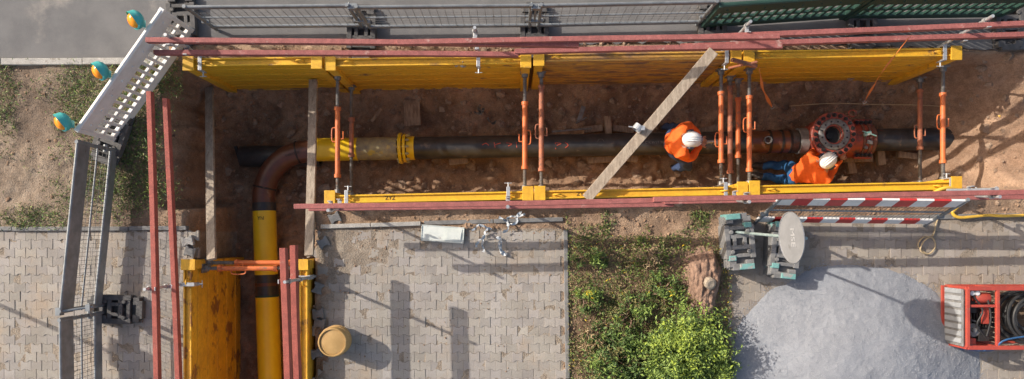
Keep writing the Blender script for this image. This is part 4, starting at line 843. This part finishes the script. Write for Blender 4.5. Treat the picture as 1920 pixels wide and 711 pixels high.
    b.add(pts,[(i,i+1,14+i,13+i) for i in range(12)]); b.add([p-upa*.006 for p in pts],[(13+i,14+i,i+1,i) for i in range(12)]); b.build('peak',M['helmet'],hm,smooth=True)
    for sg in (-1,1):
        b=MB(); b.lathe([(0,-.01),(.045,-.01),(.050,.0),(.048,.035),(.028,.048),(0,.049)],hd+sd*sg*.095+upa*.015-fv*.01,sd*sg,18); b.tube([hd+sd*sg*.12,hd+sd*sg*.130+upa*.08],.012,6); b.build('ear_muff',M['muff'],hm,smooth=True)
    b=MB(); b.beam(hp+fv*.115+upa*.05-sd*.05,hp+fv*.115+upa*.05+sd*.05,.05,.02,up=upa); b.build('helmet_badge',M['muff'],hm,bevel=.006)
    b=MB(); nk=V(J['neck']); nd=(hd-nk).normalized(); b.lathe([(.082,-.04),(.086,-.01),(.080,.012),(.070,.012)],nk,nd,18); b.build('collar',M['hivis'],r,smooth=True)
    return r
J={}
J['pelvis']=P(1258,268,-.80); J['spine']=P(1265,267,-.60); J['chest']=P(1276,265,-.42); J['neck']=P(1287,263,-.27); J['head']=P(1295,262,-.16); J['headb']=J['neck'].lerp(J['head'],.6)
c=J['chest']; J['shl']=c+V((.02,.19,.02)); J['shr']=c+V((.02,-.19,.02)); J['ell']=c+V((.20,.25,-.20)); J['elr']=c+V((.19,-.25,-.20)); J['wrl']=P(1315,259,-.72); J['wrr']=P(1315,273,-.74)
p=J['pelvis']; J['hpl']=p+V((.02,.11,-.05)); J['hpr']=p+V((.02,-.11,-.05)); J['knl']=p+V((.22,.29,-.36)); J['knr']=p+V((.36,-.33,-.30))
for s_,yo in (('l',.31),('r',-.35)):
    x=p.x+.02+(.16 if s_=='r' else 0); y=pax(1265).y+yo; z0=gh(x,y); J['an'+s_]=V((x,y,z0+.09)); J['to'+s_]=V((x+.2,y,z0+.045))
J['tgt']=P(1326,267,-.80)
person('person in orange jacket and white helmet bent over the pipe beside the struts, facing right',J,(1,.05,-.75),M['navy'],V((p.x,p.y,gh(p.x,p.y+.3))))
b=MB(); c=P(1327,267,-.84); b.tube([c+V((-.08,0,.0)),c+V((.10,.01,.03))],.022,10); b.lathe([(.03,0),(.045,.01),(.045,.06),(.03,.07)],c+V((.08,0,.02)),(1,0,.1),14); b.box(c+V((-.02,.0,-.06)),(.05,.04,.12)); b.tube([c+V((.05,.01,.02)),c+V((.12,.0,-.22))],.012,7)
solo(b.build('hand_tool',M['galv'],bevel=.004),'small silver tool held on the pipe by the standing worker','tool')
J={}
J['pelvis']=P(1490,327,-1.24); J['spine']=P(1507,324,-1.08); J['chest']=P(1528,318,-.88); J['neck']=P(1543,309,-.74); J['head']=P(1550,303,-.64); J['headb']=J['neck'].lerp(J['head'],.6)
c=J['chest']; J['shl']=c+V((-.12,.19,.03)); J['shr']=c+V((.15,-.16,.02)); J['ell']=c+V((.08,.29,-.20)); J['elr']=c+V((.33,-.03,-.22)); J['wrl']=P(1560,290,-1.0); J['wrr']=P(1578,300,-1.05)
p=J['pelvis']; fz=gh(p.x-.2,p.y); J['hpl']=p+V((-.02,.11,-.03)); J['hpr']=p+V((.0,-.10,-.03)); J['knl']=V((p.x-.06,p.y+.18,fz+.10)); J['knr']=V((p.x-.09,p.y-.06,fz+.12)); J['anl']=V((p.x-.46,p.y+.16,fz+.12)); J['anr']=V((p.x-.48,p.y+.01,fz+.14)); J['tol']=J['anl']+V((-.10,.0,-.06)); J['tor']=J['anr']+V((-.11,0,-.07))
J['tgt']=P(1572,280,-1.05)
person('person in orange jacket and white helmet kneeling below the red valve, legs trailing left',J,(.75,.55,-.5),M['bluej'],V((p.x,p.y,fz)))
# ------------------------------------------------------------------ camera, light, world
cam=bpy.data.cameras.new('Camera'); co=bpy.data.objects.new('Camera',cam); COL.objects.link(co); co.location=(0,0,H); cam.sensor_width=36; cam.lens=F/1920*36; cam.shift_y=94.5/1920; cam.clip_end=2000; SC.camera=co
EL=math.radians(30); hx,hy=-.92,.39; hl=math.hypot(hx,hy); sd_=V((hx/hl*math.cos(EL),hy/hl*math.cos(EL),math.sin(EL)))
sl=bpy.data.lights.new('Sun','SUN'); sl.energy=5.0; sl.angle=math.radians(.5); sl.color=(1,.93,.83); so=bpy.data.objects.new('Sun',sl); COL.objects.link(so); so.rotation_euler=sd_.to_track_quat('Z','Y').to_euler(); so.location=sd_*30
wd=bpy.data.worlds.new('World'); SC.world=wd; wd.use_nodes=True; nt=wd.node_tree; sk=nt.nodes.new('ShaderNodeTexSky'); sk.sky_type='NISHITA'; sk.sun_disc=False; sk.sun_elevation=EL; sk.sun_rotation=math.atan2(hx,hy); sk.dust_density=3.0; sk.ozone_density=.8
mx=nt.nodes.new('ShaderNodeMix'); mx.data_type='RGBA'; mx.blend_type='MULTIPLY'; mx.inputs[0].default_value=1; mx.inputs[7].default_value=(1.40,1.30,1.20,1); nt.links.new(sk.outputs[0],mx.inputs[6]); nt.links.new(mx.outputs[2],nt.nodes['Background'].inputs[0]); nt.nodes['Background'].inputs[1].default_value=.15
SC.view_settings.view_transform='Standard'; SC.view_settings.look='None'; SC.view_settings.exposure=0
